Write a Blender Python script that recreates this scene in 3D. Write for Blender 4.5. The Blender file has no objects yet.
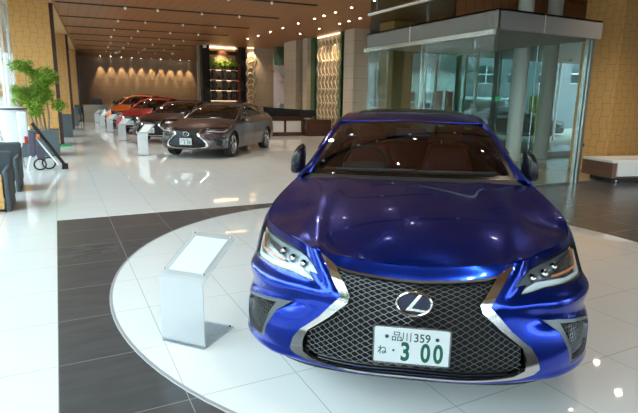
import bpy, bmesh, math, random
import numpy as np
from mathutils import Vector, Matrix
from mathutils.geometry import delaunay_2d_cdt
random.seed(7)
PI = math.pi
SC = bpy.context.scene
COL = SC.collection

# ------------------------------------------------------------------ materials
def mat(name, col=(.8, .8, .8), rough=.5, metal=0., coat=0., coat_rough=.03, spec=.5, emis=None, estr=0., trans=0., ior=1.45, noise=0., nscale=8., bump=0., bscale=60., alpha=1.):
    m = bpy.data.materials.new(name); m.use_nodes = True
    nt = m.node_tree; b = nt.nodes['Principled BSDF']
    b.inputs['Base Color'].default_value = (*col, 1)
    b.inputs['Roughness'].default_value = rough
    b.inputs['Metallic'].default_value = metal
    b.inputs['Coat Weight'].default_value = coat
    b.inputs['Coat Roughness'].default_value = coat_rough
    b.inputs['Specular IOR Level'].default_value = spec
    b.inputs['Transmission Weight'].default_value = trans
    b.inputs['IOR'].default_value = ior
    b.inputs['Alpha'].default_value = alpha
    if emis:
        b.inputs['Emission Color'].default_value = (*emis, 1); b.inputs['Emission Strength'].default_value = estr
    tc = None
    if noise or bump:
        tc = nt.nodes.new('ShaderNodeTexCoord')
    if noise:
        n = nt.nodes.new('ShaderNodeTexNoise'); n.inputs['Scale'].default_value = nscale; n.inputs['Detail'].default_value = 4
        nt.links.new(tc.outputs['Object'], n.inputs['Vector'])
        mx = nt.nodes.new('ShaderNodeMix'); mx.data_type = 'RGBA'
        mx.inputs[6].default_value = (*[c * (1 - noise) for c in col], 1); mx.inputs[7].default_value = (*[min(1, c * (1 + noise)) for c in col], 1)
        nt.links.new(n.outputs['Fac'], mx.inputs[0]); nt.links.new(mx.outputs[2], b.inputs['Base Color'])
    if bump:
        n = nt.nodes.new('ShaderNodeTexNoise'); n.inputs['Scale'].default_value = bscale
        nt.links.new(tc.outputs['Object'], n.inputs['Vector'])
        bp = nt.nodes.new('ShaderNodeBump'); bp.inputs['Strength'].default_value = bump; bp.inputs['Distance'].default_value = .01
        nt.links.new(n.outputs['Fac'], bp.inputs['Height']); nt.links.new(bp.outputs[0], b.inputs['Normal'])
    return m

def thin_ior(nt, f, ior):
    ge = nt.nodes.new('ShaderNodeNewGeometry'); mr = nt.nodes.new('ShaderNodeMapRange'); mr.inputs['To Min'].default_value = ior; mr.inputs['To Max'].default_value = 1 / ior
    nt.links.new(ge.outputs['Backfacing'], mr.inputs['Value']); nt.links.new(mr.outputs[0], f.inputs['IOR'])
def glass(name, tint=(.9, .95, .95), refl=1.0, rough=0.0):
    """thin glass sheet: tinted transparency mixed with a mirror by Fresnel"""
    m = bpy.data.materials.new(name); m.use_nodes = True; nt = m.node_tree; nt.nodes.clear()
    o = nt.nodes.new('ShaderNodeOutputMaterial'); t = nt.nodes.new('ShaderNodeBsdfTransparent'); g = nt.nodes.new('ShaderNodeBsdfGlossy')
    f = nt.nodes.new('ShaderNodeFresnel'); thin_ior(nt, f, 1.5)
    mu = nt.nodes.new('ShaderNodeMath'); mu.operation = 'MULTIPLY'; mu.inputs[1].default_value = refl; mu.use_clamp = True
    mx = nt.nodes.new('ShaderNodeMixShader'); t.inputs[0].default_value = (*tint, 1); g.inputs['Roughness'].default_value = rough
    nt.links.new(f.outputs[0], mu.inputs[0]); nt.links.new(mu.outputs[0], mx.inputs[0]); nt.links.new(t.outputs[0], mx.inputs[1]); nt.links.new(g.outputs[0], mx.inputs[2]); nt.links.new(mx.outputs[0], o.inputs[0])
    return m

class N:
    """small helper for math node graphs"""
    def __init__(s, m): s.nt = m.node_tree
    def m(s, op, a, b=None, clamp=False):
        n = s.nt.nodes.new('ShaderNodeMath'); n.operation = op; n.use_clamp = clamp
        for i, v in enumerate((a, b)):
            if v is None: continue
            if isinstance(v, (int, float)): n.inputs[i].default_value = v
            else: s.nt.links.new(v, n.inputs[i])
        return n.outputs[0]
    def xyz(s, coord='Object'):
        tc = s.nt.nodes.new('ShaderNodeTexCoord'); sp = s.nt.nodes.new('ShaderNodeSeparateXYZ')
        s.nt.links.new(tc.outputs[coord], sp.inputs[0]); return sp.outputs[0], sp.outputs[1], sp.outputs[2], tc.outputs[coord]
    def line(s, v, period, width, off=0.):     # 1 on a line of given width at each period
        a = s.m('SUBTRACT', v, off - width / 2); a = s.m('DIVIDE', a, period); a = s.m('FRACT', a); return s.m('LESS_THAN', a, width / period)
    def mix(s, f, a, b):
        n = s.nt.nodes.new('ShaderNodeMix'); n.data_type = 'RGBA'
        if isinstance(f, (int, float)): n.inputs[0].default_value = f
        else: s.nt.links.new(f, n.inputs[0])
        for i, v in ((6, a), (7, b)):
            if isinstance(v, tuple): n.inputs[i].default_value = (*v, 1)
            else: s.nt.links.new(v, n.inputs[i])
        return n.outputs[2]
    def noise(s, vec, scale, detail=4, stretch=None):
        n = s.nt.nodes.new('ShaderNodeTexNoise'); n.inputs['Scale'].default_value = scale; n.inputs['Detail'].default_value = detail
        if stretch:
            mp = s.nt.nodes.new('ShaderNodeMapping'); mp.inputs['Scale'].default_value = stretch; s.nt.links.new(vec, mp.inputs[0]); vec = mp.outputs[0]
        s.nt.links.new(vec, n.inputs['Vector']); return n.outputs['Fac']
    def to(s, out, name): s.nt.links.new(out, s.nt.nodes['Principled BSDF'].inputs[name])

X0, TX, Y0, TY = -0.11, 0.60, 2.384, 0.650      # tile grid of the floor
def tile_material(name, kind):
    m = mat(name, rough=.06, spec=.5); n = N(m); x, y, z, v = n.xyz()
    jx = n.line(x, TX, .005, X0); jy = n.line(y, TY, .005, Y0); j = n.m('MAXIMUM', jx, jy)
    cell = n.m('ADD', n.m('MULTIPLY', n.m('FLOOR', n.m('DIVIDE', n.m('SUBTRACT', x, X0), TX)), 12.9898), n.m('MULTIPLY', n.m('FLOOR', n.m('DIVIDE', n.m('SUBTRACT', y, Y0), TY)), 78.233))
    rnd = n.m('FRACT', n.m('MULTIPLY', n.m('SINE', cell), 43758.5))
    white = n.mix(n.noise(v, 1.5), (.80, .81, .80), (.86, .865, .85))
    wj = n.mix(j, white, (.50, .50, .48))
    dk = n.mix(n.noise(v, 3.0, 8, (1, 4, 1)), (.055, .057, .060), (.105, .107, .11))
    dk = n.mix(n.m('MULTIPLY', rnd, .35), dk, (.11, .10, .095))
    dj = n.mix(j, dk, (.30, .29, .27))
    if kind == 'white':
        n.to(wj, 'Base Color'); m.node_tree.nodes['Principled BSDF'].inputs['Roughness'].default_value = .04
        return m
    inx = n.m('GREATER_THAN', x, X0); iny = n.m('LESS_THAN', y, Y0 + 7 * TY)
    isd = n.m('MULTIPLY', inx, iny)
    n.to(n.mix(isd, wj, dj), 'Base Color')
    n.to(n.m('ADD', n.m('MULTIPLY', isd, .22), .035), 'Roughness')
    return m

def wood_panel(name, c1, c2, joint, period=.19, jw=.006, rough=.35, wavy=True):
    """veneer cladding with the wavy joint pattern of the columns"""
    m = mat(name, rough=rough); n = N(m); x, y, z, v = n.xyz()
    h = n.m('ADD', x, y)
    base = n.mix(n.noise(v, 6, 5, (6, 6, .6)), c1, c2)
    tri = n.m('PINGPONG', z, .28)
    hh = n.m('ADD', h, n.m('MULTIPLY', tri, .26))
    jv = n.line(hh, period, jw)
    colid = n.m('FLOOR', n.m('DIVIDE', hh, period))
    zz = n.m('ADD', z, n.m('MULTIPLY', n.m('MODULO', colid, 2.0), .14))
    jh = n.line(zz, .28, jw)
    j = n.m('MAXIMUM', jv, jh)
    n.to(n.mix(j, base, joint), 'Base Color')
    return m

def plank(name, c1, c2, joint, axis=0, period=.3, jw=.008, rough=.4, vp=None):
    m = mat(name, rough=rough); n = N(m); x, y, z, v = n.xyz()
    a = (x, y, z)[axis]
    st = [1, 1, 1]; st[1 if axis == 0 else 0] = .15
    base = n.mix(n.noise(v, 9, 5, tuple(st)), c1, c2)
    j = n.line(a, period, jw)
    if vp:
        b = (x, y, z)[vp[0]]; j = n.m('MAXIMUM', j, n.line(b, vp[1], jw))
    n.to(n.mix(j, base, joint), 'Base Color'); return m

def stone(name, c1, c2, joint, ph=.45, pw=1.2):
    m = mat(name, rough=.35); n = N(m); x, y, z, v = n.xyz()
    base = n.mix(n.noise(v, 5, 6, (1, 1, 4)), c1, c2)
    h = n.m('ADD', x, y)
    j = n.m('MAXIMUM', n.line(z, ph, .01), n.line(h, pw, .01))
    n.to(n.mix(j, base, joint), 'Base Color'); return m

M = {}
M['floor'] = tile_material('glossy floor tiles', 'mixed')
M['disc'] = tile_material('white disc tiles', 'white')
M['disc_rim'] = mat('disc rim', (.42, .42, .43), .25)
M['ceiling'] = plank('wood ceiling panels', (.30, .125, .045), (.36, .155, .06), (.07, .025, .01), 0, .30, .014, .38)
M['soffit'] = wood_panel('light wood soffit', (.50, .30, .13), (.56, .35, .16), (.25, .13, .05))
M['column'] = wood_panel('honey wood column cladding', (.68, .35, .105), (.76, .42, .14), (.27, .11, .03))
M['backwall'] = stone('beige wall panels', (.40, .31, .23), (.46, .37, .28), (.22, .16, .11), .55, 1.5)
M['stone'] = stone('beige stone cladding', (.50, .41, .31), (.57, .48, .38), (.30, .23, .17), .48, 1.25)
M['black'] = mat('black gloss', (.012, .012, .013), .25)
M['blackmatte'] = mat('black matte', (.02, .02, .021), .7)
M['grille_black'] = mat('grille backing', (.004, .004, .004), .8)
M['slot_dark'] = mat('painted slot dark', (.006, .005, .005), .9)
M['glass'] = glass('clear window glass', (.86, .93, .92), 1.0)
M['glass_green'] = glass('green tinted glass', (.55, .78, .70), 1.2)
M['steel'] = mat('brushed steel', (.62, .63, .62), .22, 1.)
M['fascia'] = mat('grey metal fascia', (.25, .235, .22), .35, .3)
M['white'] = mat('white paint', (.8, .8, .78), .5)
M['pole'] = mat('white round column', (.80, .84, .80), .35)
M['walnut'] = plank('walnut veneer', (.14, .065, .04), (.20, .10, .06), (.06, .03, .02), 2, .13, .003, .3)
M['desk_wood'] = mat('dark desk wood', (.075, .028, .018), .25, noise=.35, nscale=12)
M['cushion'] = mat('white leather cushion', (.86, .85, .82), .45, bump=.15, bscale=90)
M['charcoal'] = mat('charcoal fabric', (.085, .10, .11), .75, noise=.3, nscale=60)
M['planter'] = mat('slate planter', (.10, .125, .135), .55, noise=.2, nscale=20)
M['soil'] = mat('pale gravel', (.42, .38, .32), .9, noise=.4, nscale=80)
M['leaf'] = mat('fresh leaves', (.26, .42, .045), .5, noise=.6, nscale=14)
M['leaf_dark'] = mat('dark leaves', (.05, .15, .02), .5, noise=.6, nscale=14)
M['leaf_lime'] = mat('lime leaves', (.30, .45, .05), .5, noise=.5, nscale=14)
M['bark'] = mat('pale bark', (.36, .27, .18), .8, noise=.3, nscale=30)
M['bag_white'] = mat('white leather', (.85, .85, .84), .4)
M['navy'] = mat('navy trim', (.02, .03, .09), .4)
M['red_part'] = mat('red plastic', (.5, .03, .02), .4)
M['orange_part'] = mat('orange plastic', (.8, .22, .04), .4)
M['purple_part'] = mat('purple grey fabric', (.11, .09, .13), .7)
M['green'] = mat('green plastic', (.02, .42, .12), .4)
M['paper'] = mat('white paper', (.86, .87, .88), .7)
def acrylic():
    m = bpy.data.materials.new('frosted acrylic'); m.use_nodes = True; nt = m.node_tree; nt.nodes.clear()
    o = nt.nodes.new('ShaderNodeOutputMaterial'); t = nt.nodes.new('ShaderNodeBsdfTransparent'); t.inputs[0].default_value = (.96, .975, .98, 1)
    d = nt.nodes.new('ShaderNodeBsdfDiffuse'); d.inputs[0].default_value = (.86, .88, .90, 1)
    tl = nt.nodes.new('ShaderNodeBsdfTranslucent'); tl.inputs[0].default_value = (.86, .88, .90, 1)
    g = nt.nodes.new('ShaderNodeBsdfGlossy'); g.inputs['Roughness'].default_value = .12
    f = nt.nodes.new('ShaderNodeFresnel'); thin_ior(nt, f, 1.45)
    a = nt.nodes.new('ShaderNodeMixShader'); a.inputs[0].default_value = .5
    b = nt.nodes.new('ShaderNodeMixShader'); b.inputs[0].default_value = .55; c = nt.nodes.new('ShaderNodeMixShader')
    nt.links.new(d.outputs[0], a.inputs[1]); nt.links.new(tl.outputs[0], a.inputs[2])
    nt.links.new(t.outputs[0], b.inputs[1]); nt.links.new(a.outputs[0], b.inputs[2])
    nt.links.new(f.outputs[0], c.inputs[0]); nt.links.new(b.outputs[0], c.inputs[1]); nt.links.new(g.outputs[0], c.inputs[2]); nt.links.new(c.outputs[0], o.inputs[0])
    return m
M['acrylic'] = acrylic()
M['acrylic_base'] = glass('blue tinted clear acrylic', (.90, .94, .97), .35, .03)
M['lamp'] = mat('downlight lens', (1, 1, 1), .5, emis=(1, .86, .66), estr=40.)
M['cove'] = mat('cove strip', (1, 1, 1), .5, emis=(1, .78, .5), estr=5.)
# car
def paint(name, col, metal=.55, rough=.28):
    m = mat(name, col, rough, metal, coat=.55, coat_rough=.02); n = N(m); x, y, z, v = n.xyz()
    n.to(n.mix(n.noise(v, 900, 1), tuple(c * .8 for c in col), tuple(min(1, c * 1.25) for c in col)), 'Base Color'); return m
M['blue'] = paint('deep blue metallic paint', (.002, .030, .40), .88, .20)
M['grey'] = paint('warm grey metallic paint', (.085, .062, .062), .7)
M['brown'] = paint('dark brown metallic paint', (.035, .016, .014), .5)
M['redp'] = paint('red metallic paint', (.42, .008, .012), .4)
M['orangep'] = paint('orange metallic paint', (.80, .16, .012), .35)
M['silverp'] = paint('silver metallic paint', (.45, .46, .46), .8)
M['whitep'] = paint('white paint car', (.7, .7, .7), 0)
M['blackp'] = paint('black paint car', (.01, .01, .012), .2)
M['chrome'] = mat('polished chrome', (.56, .54, .51), .08, 1.)
M['dark_chrome'] = mat('dark chrome', (.20, .20, .205), .22, .9)
M['vent_metal'] = mat('vent surround', (.16, .17, .175), .35, .6)
M['mesh'] = mat('dark grille bars', (.15, .15, .155), .3, .7)
M['tyre'] = mat('tyre rubber', (.018, .018, .018), .75)
M['alloy'] = mat('machined alloy', (.42, .42, .43), .25, 1.)
M['car_glass'] = glass('tinted car glass', (.50, .50, .49), 1.7)
M['facade_glass'] = glass('grey green facade glass', (.56, .66, .65), 1.2)
M['window_tinted'] = glass('tinted rear glass', (.62, .68, .70), 1.)
M['added_shelf_strip'] = mat('added shelf strip', (1, 1, 1), .5, emis=(1, .78, .5), estr=1.6)
M['dim_lens'] = mat('dim track lens', (1, 1, 1), .5, emis=(1, .86, .7), estr=1.2)
M['cover'] = glass('clear cover sheet', (.97, .98, .98), .35)
M['side_glass'] = glass('dark side glass', (.30, .34, .33), 1.6)
M['lens'] = glass('headlight lens', (.93, .96, .98), .4)
M['reflector'] = mat('bright reflector', (.34, .40, .45), .35, .7)
M['drl'] = mat('white light guide', (.66, .74, .78), .4)
M['amber'] = mat('amber guide', (.75, .28, .12), .35)
M['module'] = mat('dark lamp module', (.06, .06, .065), .15, .3, coat=1)
M['plastic'] = mat('dark plastic', (.03, .03, .032), .55)
M['dash'] = mat('grey dashboard', (.10, .10, .105), .6)
M['red_leather'] = mat('red leather', (.17, .018, .016), .45, bump=.2, bscale=40)
M['emblem_blue'] = mat('deep blue enamel', (.003, .005, .035), .3)
M['plate'] = mat('white number plate', (.60, .63, .64), .5)
M['plate_green'] = mat('plate green ink', (.0, .085, .05), .5)
M['plate_ink'] = mat('plate dark ink', (.015, .06, .045), .5)
M['teal'] = mat('teal sticker', (.08, .50, .42), .5)
M['mirror'] = mat('mirror glass', (.75, .78, .8), .02, 1.)

# ------------------------------------------------------------------ mesh helpers
class MB:
    def __init__(s): s.v = []; s.f = []
    def add(s, vs, fs, T=None):
        o = len(s.v)
        s.v += [tuple(T @ Vector(p)) if T else tuple(p) for p in vs]
        s.f += [tuple(i + o for i in f) for f in fs]; return s
    def box(s, x0, y0, z0, x1, y1, z1, T=None):
        x0, x1 = sorted((x0, x1)); y0, y1 = sorted((y0, y1)); z0, z1 = sorted((z0, z1))
        vs = [(x0, y0, z0), (x1, y0, z0), (x1, y1, z0), (x0, y1, z0), (x0, y0, z1), (x1, y0, z1), (x1, y1, z1), (x0, y1, z1)]
        return s.add(vs, [(0, 3, 2, 1), (4, 5, 6, 7), (0, 1, 5, 4), (1, 2, 6, 5), (2, 3, 7, 6), (3, 0, 4, 7)], T)
    def tube(s, pts, r, n=8, closed=False, T=None):
        pts = [Vector(p) for p in pts]; k = len(pts); rs = r if isinstance(r, (list, tuple)) else [r] * k
        vs = []; fs = []
        dd = [(pts[i + 1] - pts[i]).normalized() for i in range(k - 1)]
        ref = min((Vector((0, 0, 1)), Vector((0, 1, 0)), Vector((1, 0, 0))), key=lambda a: max([abs(a.dot(d)) for d in dd] or [0]))
        for i, p in enumerate(pts):
            if closed: d = pts[(i + 1) % k] - pts[i - 1]
            else: d = pts[min(i + 1, k - 1)] - pts[max(i - 1, 0)]
            d.normalize()
            a = d.cross(ref)
            if a.length < 1e-4: a = d.orthogonal()
            a.normalize(); b = d.cross(a)
            for j in range(n):
                t = 2 * PI * j / n; vs.append(p + (a * math.cos(t) + b * math.sin(t)) * rs[i])
        m = k if closed else k - 1
        for i in range(m):
            for j in range(n):
                a0 = i * n + j; a1 = i * n + (j + 1) % n; b0 = ((i + 1) % k) * n + j; b1 = ((i + 1) % k) * n + (j + 1) % n
                fs.append((a0, b0, b1, a1))
        if not closed:
            fs.append(tuple(range(n))); fs.append(tuple((k - 1) * n + j for j in reversed(range(n))))
        return s.add(vs, fs, T)
    def lathe(s, prof, n=24, axis='z', c=(0, 0, 0), T=None, cap=True):
        vs = []; fs = []
        for (r, h) in prof:
            for j in range(n):
                t = 2 * PI * j / n; x, y = r * math.cos(t), r * math.sin(t)
                p = (x, y, h) if axis == 'z' else ((h, x, y) if axis == 'x' else (y, h, x))
                vs.append((p[0] + c[0], p[1] + c[1], p[2] + c[2]))
        for i in range(len(prof) - 1):
            for j in range(n):
                fs.append((i * n + j, i * n + (j + 1) % n, (i + 1) * n + (j + 1) % n, (i + 1) * n + j))
        if cap:
            fs.append(tuple(reversed(range(n)))); k = (len(prof) - 1) * n; fs.append(tuple(range(k, k + n)))
        return s.add(vs, fs, T)
    def prism(s, poly, a, b, plane='xz', T=None):
        """poly extruded from a to b along the remaining axis"""
        def P(p, h): return {'xy': (p[0], p[1], h), 'xz': (p[0], h, p[1]), 'yz': (h, p[0], p[1])}[plane]
        n = len(poly); vs = [P(p, a) for p in poly] + [P(p, b) for p in poly]
        fs = [tuple(range(n)), tuple(reversed(range(n, 2 * n)))] + [(i, i + n, (i + 1) % n + n, (i + 1) % n) for i in range(n)]
        return s.add(vs, fs, T)
    def grid(s, P, T=None):
        """P: array rows x cols x 3"""
        r, c = len(P), len(P[0]); vs = [tuple(q) for row in P for q in row]
        fs = [(i * c + j, i * c + j + 1, (i + 1) * c + j + 1, (i + 1) * c + j) for i in range(r - 1) for j in range(c - 1)]
        return s.add(vs, fs, T)
    def build(s, name, m, parent=None, bevel=0., seg=2, smooth=True, ang=35, subsurf=0, loc=None, rot=None, merge=False, fixn=True):
        me = bpy.data.meshes.new(name); me.from_pydata([tuple(map(float, p)) for p in s.v], [], s.f); me.validate()
        if merge or fixn:
            bm = bmesh.new(); bm.from_mesh(me)
            if merge: bmesh.ops.remove_doubles(bm, verts=bm.verts, dist=1e-5)
            if fixn: bmesh.ops.recalc_face_normals(bm, faces=bm.faces)
            bm.to_mesh(me); bm.free()
        me.materials.append(m if not isinstance(m, str) else M[m])
        if smooth:
            me.polygons.foreach_set('use_smooth', [True] * len(me.polygons))
            if ang < 180: me.set_sharp_from_angle(angle=math.radians(ang))
        o = bpy.data.objects.new(name, me); COL.objects.link(o)
        if parent: o.parent = parent
        if loc: o.location = loc
        if rot: o.rotation_euler = rot
        if bevel:
            b = o.modifiers.new('bevel', 'BEVEL'); b.width = bevel; b.segments = seg; b.limit_method = 'ANGLE'; b.angle_limit = math.radians(40); b.harden_normals = False
        if subsurf:
            b = o.modifiers.new('sub', 'SUBSURF'); b.levels = subsurf; b.render_levels = subsurf
        return o

def tag(o, label=None, cat=None, group=None, kind=None):
    if label: o['label'] = label
    if cat: o['category'] = cat
    if group: o['group'] = group
    if kind: o['kind'] = kind
    return o
def thing(name, label, cat, loc=(0, 0, 0), rz=0., group=None):
    o = bpy.data.objects.new(name, None); COL.objects.link(o); o.location = loc; o.rotation_euler = (0, 0, rz); o.empty_display_size = .1
    return tag(o, label, cat, group)
def struct(o): o['kind'] = 'structure'; return o
def kids(o): return [c for c in bpy.data.objects if c.parent == o]
def copy_tree(o, loc=None, rz=None, label=None, group=None, swap=None, scale=None, skip=(), drop_meta=False):
    ch = {}
    for q in bpy.data.objects:
        if q.parent: ch.setdefault(q.parent.name, []).append(q)
    def rec(a, parent):
        c = a.copy(); COL.objects.link(c)
        if parent: c.parent = parent
        if swap and a.type == 'MESH' and a.data.materials and a.data.materials[0] and a.data.materials[0].name in swap:
            c.material_slots[0].link = 'OBJECT'; c.material_slots[0].material = swap[a.data.materials[0].name]
        for k in ch.get(a.name, []):
            if k.name.split('.')[0] not in skip: rec(k, c)
        return c
    r = rec(o, None)
    if loc is not None: r.location = loc
    if rz is not None: r.rotation_euler[2] = rz
    if scale: r.scale = scale
    if label: r['label'] = label
    if group: r['group'] = group
    return r

# ------------------------------------------------------------------ sedan body: control columns run round the car, six heights each
COLS = [
[(0,.045,.258),(0,.025,.275),(0,0,.42),(0,.012,.58),(0,.06,.70),(0,.14,.765)],
[(.28,.055,.258),(.28,.032,.275),(.28,.012,.42),(.28,.022,.59),(.28,.068,.715),(.27,.145,.785)],
[(.52,.095,.262),(.53,.078,.295),(.52,.058,.43),(.49,.066,.60),(.465,.10,.72),(.455,.16,.81)],
[(.71,.205,.262),(.73,.18,.312),(.73,.16,.44),(.69,.18,.60),(.655,.26,.73),(.63,.36,.815)],
[(.842,.37,.262),(.855,.345,.325),(.848,.325,.455),(.835,.37,.61),(.80,.48,.735),(.775,.585,.815)],
[(.878,.54,.260),(.885,.53,.345),(.885,.525,.49),(.885,.58,.63),(.875,.67,.74),(.86,.79,.815)],
[(.88,.98,.23),(.91,.98,.33),(.925,.98,.50),(.93,.98,.66),(.92,.98,.79),(.875,1.0,.875)],
[(.88,1.5,.22),(.905,1.5,.33),(.925,1.5,.50),(.925,1.5,.68),(.90,1.5,.84),(.815,1.5,.968)],
[(.87,2.5,.22),(.90,2.5,.33),(.93,2.5,.50),(.93,2.5,.70),(.905,2.5,.88),(.80,2.5,1.02)],
[(.87,3.4,.22),(.90,3.4,.33),(.93,3.4,.50),(.93,3.4,.71),(.905,3.4,.90),(.80,3.4,1.05)],
[(.87,4.0,.23),(.90,4.0,.34),(.925,4.0,.51),(.925,4.0,.72),(.90,4.0,.91),(.79,4.0,1.065)],
[(.83,4.5,.24),(.86,4.52,.34),(.89,4.54,.52),(.885,4.52,.74),(.86,4.5,.92),(.74,4.45,1.075)],
[(.70,4.78,.26),(.74,4.82,.36),(.77,4.84,.54),(.765,4.82,.76),(.74,4.78,.94),(.63,4.70,1.08)],
[(.42,4.90,.27),(.43,4.95,.37),(.43,4.97,.56),(.43,4.94,.77),(.42,4.89,.95),(.38,4.80,1.09)],
[(0,4.92,.27),(0,4.975,.37),(0,4.985,.56),(0,4.96,.77),(0,4.91,.95),(0,4.83,1.095)]]
G = np.array(COLS, float); NU = len(G)
Pf = np.concatenate([G[1:2] * [-1, 1, 1], G, G[-2:-1] * [-1, 1, 1]])
def _cr(a, b, c, d, f): return .5 * (2 * b + (c - a) * f + (2 * a - 5 * b + 4 * c - d) * f * f + (3 * b - a - 3 * c + d) * f ** 3)
def S(u, w):
    u = np.atleast_1d(np.asarray(u, float)); w = np.atleast_1d(np.asarray(w, float))
    uu = np.clip(u, 0, NU - 1 - 1e-9); i = uu.astype(int); f = (uu - i)[:, None, None]
    C = _cr(Pf[i], Pf[i + 1], Pf[i + 2], Pf[np.minimum(i + 3, NU + 1)], f)
    w = np.clip(w, 0, 5 - 1e-9); j = w.astype(int); g = (w - j)[:, None]; m = np.arange(len(u))
    E = np.concatenate([2 * C[:, :1] - C[:, 1:2], C, 2 * C[:, -1:] - C[:, -2:-1]], 1)
    return _cr(E[m, j], E[m, j + 1], E[m, j + 2], E[m, j + 3], g)
def sstep(x, a, b):
    t = np.clip((x - a) / (b - a), 0, 1); return t * t * (3 - 2 * t)
def relief(u, w, P):
    """character lines pressed into the panels (metres outward)"""
    fr = sstep(u, 1.0, 1.5) * (1 - sstep(u, 4.6, 5.6))
    wl = 3.30 - .10 * np.clip(u - 2.2, 0, 3)
    d = .016 * np.exp(-((w - wl) / .20) ** 2) * fr
    d -= .020 * np.exp(-((w - (wl - .50)) / .26) ** 2) * fr * sstep(u, 1.7, 2.4)
    up = 1.38 + (w - 3.35) * .42
    d += .014 * np.exp(-((u - up) / .16) ** 2) * sstep(w, 3.2, 3.7)
    d -= .008 * np.exp(-((u - up - .34) / .15) ** 2) * sstep(w, 3.4, 3.9)
    d += .012 * (1 - sstep(w, .65, 1.1)) * sstep(u, 2.0, 2.8) * (1 - sstep(u, 5., 5.6)) * sstep(w, -.05, .5)
    sd = sstep(u, 5.6, 6.6) * (1 - sstep(u, 11.5, 12.5))
    d += .008 * np.exp(-((w - 4.05) / .22) ** 2) * sd
    d -= .016 * np.exp(-((w - 1.7) / .5) ** 2) * sstep(u, 7., 7.7) * (1 - sstep(u, 8.9, 9.5))
    y, z = P[:, 1], P[:, 2]
    for yc in (.96, 3.83):
        r = np.hypot(y - yc, z - .335); d += .012 * np.exp(-((r - .385) / .03) ** 2) * (u > 4.5)
    return d
def F1(u, w, off=0., rel=True):
    u = np.atleast_1d(np.asarray(u, float)); w = np.atleast_1d(np.asarray(w, float)); e = 2e-3
    P = S(u, w)
    du = S(np.minimum(u + e, NU - 1), w) - S(np.maximum(u - e, 0), w); dw = S(u, np.minimum(w + e, 5)) - S(u, np.maximum(w - e, 0))
    n = np.cross(dw, du); n /= np.linalg.norm(n, axis=1)[:, None] + 1e-12
    c = u < 1e-6
    n[c, 0] = 0; n[u > NU - 1 - 1e-6, 0] = 0
    o = np.asarray(off) + (relief(u, w, P) if rel else 0)
    o = np.broadcast_to(o, u.shape)
    n = np.where((np.sum(n * (P - [0, 2.4, .6]) , axis=1) < 0)[:, None], -n, n)
    Q = P + n * o[:, None]
    Q[:, 0] = np.where(c, 0, Q[:, 0])
    return Q
SU, SW = .30, .12
def inpoly(p, L):
    x, y = p; r = False; n = len(L)
    for i in range(n):
        x1, y1 = L[i]; x2, y2 = L[i - 1]
        if (y1 > y) != (y2 > y) and x < (x2 - x1) * (y - y1) / (y2 - y1) + x1: r = not r
    return r
def cdt(outer, holes=(), du=.12, dw=.15, su=SU, sw=SW):
    pts = []; edges = []
    def loop(L):
        n = len(L); first = len(pts); cnt = 0
        for i in range(n):
            a, b = L[i], L[(i + 1) % n]; d = math.hypot((b[0] - a[0]) / du, (b[1] - a[1]) / dw); k = max(1, int(math.ceil(d / 1.0)))
            for j in range(k):
                t = j / k; pts.append(((a[0] + (b[0] - a[0]) * t) * su, (a[1] + (b[1] - a[1]) * t) * sw)); cnt += 1
        for i in range(cnt): edges.append((first + i, first + (i + 1) % cnt))
    loop(outer)
    for h in holes: loop(h)
    bd = np.array(pts)
    us = [p[0] for p in outer]; ws = [p[1] for p in outer]
    u = min(us) + du / 2
    md = .45 * min(du * su, dw * sw)
    while u < max(us):
        w = min(ws) + dw / 2
        while w < max(ws):
            if inpoly((u, w), outer) and not any(inpoly((u, w), h) for h in holes):
                q = np.array((u * su, w * sw))
                if np.min(np.hypot(*(bd - q).T)) > md: pts.append((u * su, w * sw))
            w += dw
        u += du
    r = delaunay_2d_cdt([Vector(p) for p in pts], edges, [], 0, 1e-7)
    V = [(p.x / su, p.y / sw) for p in r[0]]; T = []
    for f in r[2]:
        c = (sum(V[i][0] for i in f) / 3, sum(V[i][1] for i in f) / 3)
        if inpoly(c, outer) and not any(inpoly(c, h) for h in holes): T.append(tuple(f))
    used = sorted({i for f in T for i in f}); mp = {a: b for b, a in enumerate(used)}
    return [V[i] for i in used], [tuple(mp[i] for i in f) for f in T]
def with_skirt(P, T, Q):
    """P surface points, Q the same points pushed inwards: adds a wall round every open edge"""
    P = [tuple(p) for p in P]; n = len(P); E = {}
    for f in T:
        for i in range(len(f)):
            a, b = f[i], f[(i + 1) % len(f)]; E[(a, b)] = 1
    F = list(T); vs = list(P) + [tuple(q) for q in Q]
    for (a, b) in E:
        if (b, a) not in E and not (abs(P[a][0]) < 1e-5 and abs(P[b][0]) < 1e-5): F.append((b, a, a + n, b + n))
    return vs, F
def panel(outer, holes=(), off=0., skirt=.02, sides='both', du=.12, dw=.15, rel=True, fn=None, su=SU, sw=SW):
    fn = fn or (lambda u, w, o: F1(u, w, o, rel))
    V, T = cdt(outer, holes, du, dw, su, sw); V = np.array(V)
    P = fn(V[:, 0], V[:, 1], off); Q = fn(V[:, 0], V[:, 1], off - skirt) if skirt else P
    vs, F = with_skirt(P, T, Q) if skirt else ([tuple(p) for p in P], T)
    mb = MB()
    if sides in ('both', 'R'): mb.add(vs, F)
    if sides in ('both', 'L'): mb.add([(-p[0], p[1], p[2]) for p in vs], [tuple(reversed(f)) for f in F])
    return mb
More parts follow.
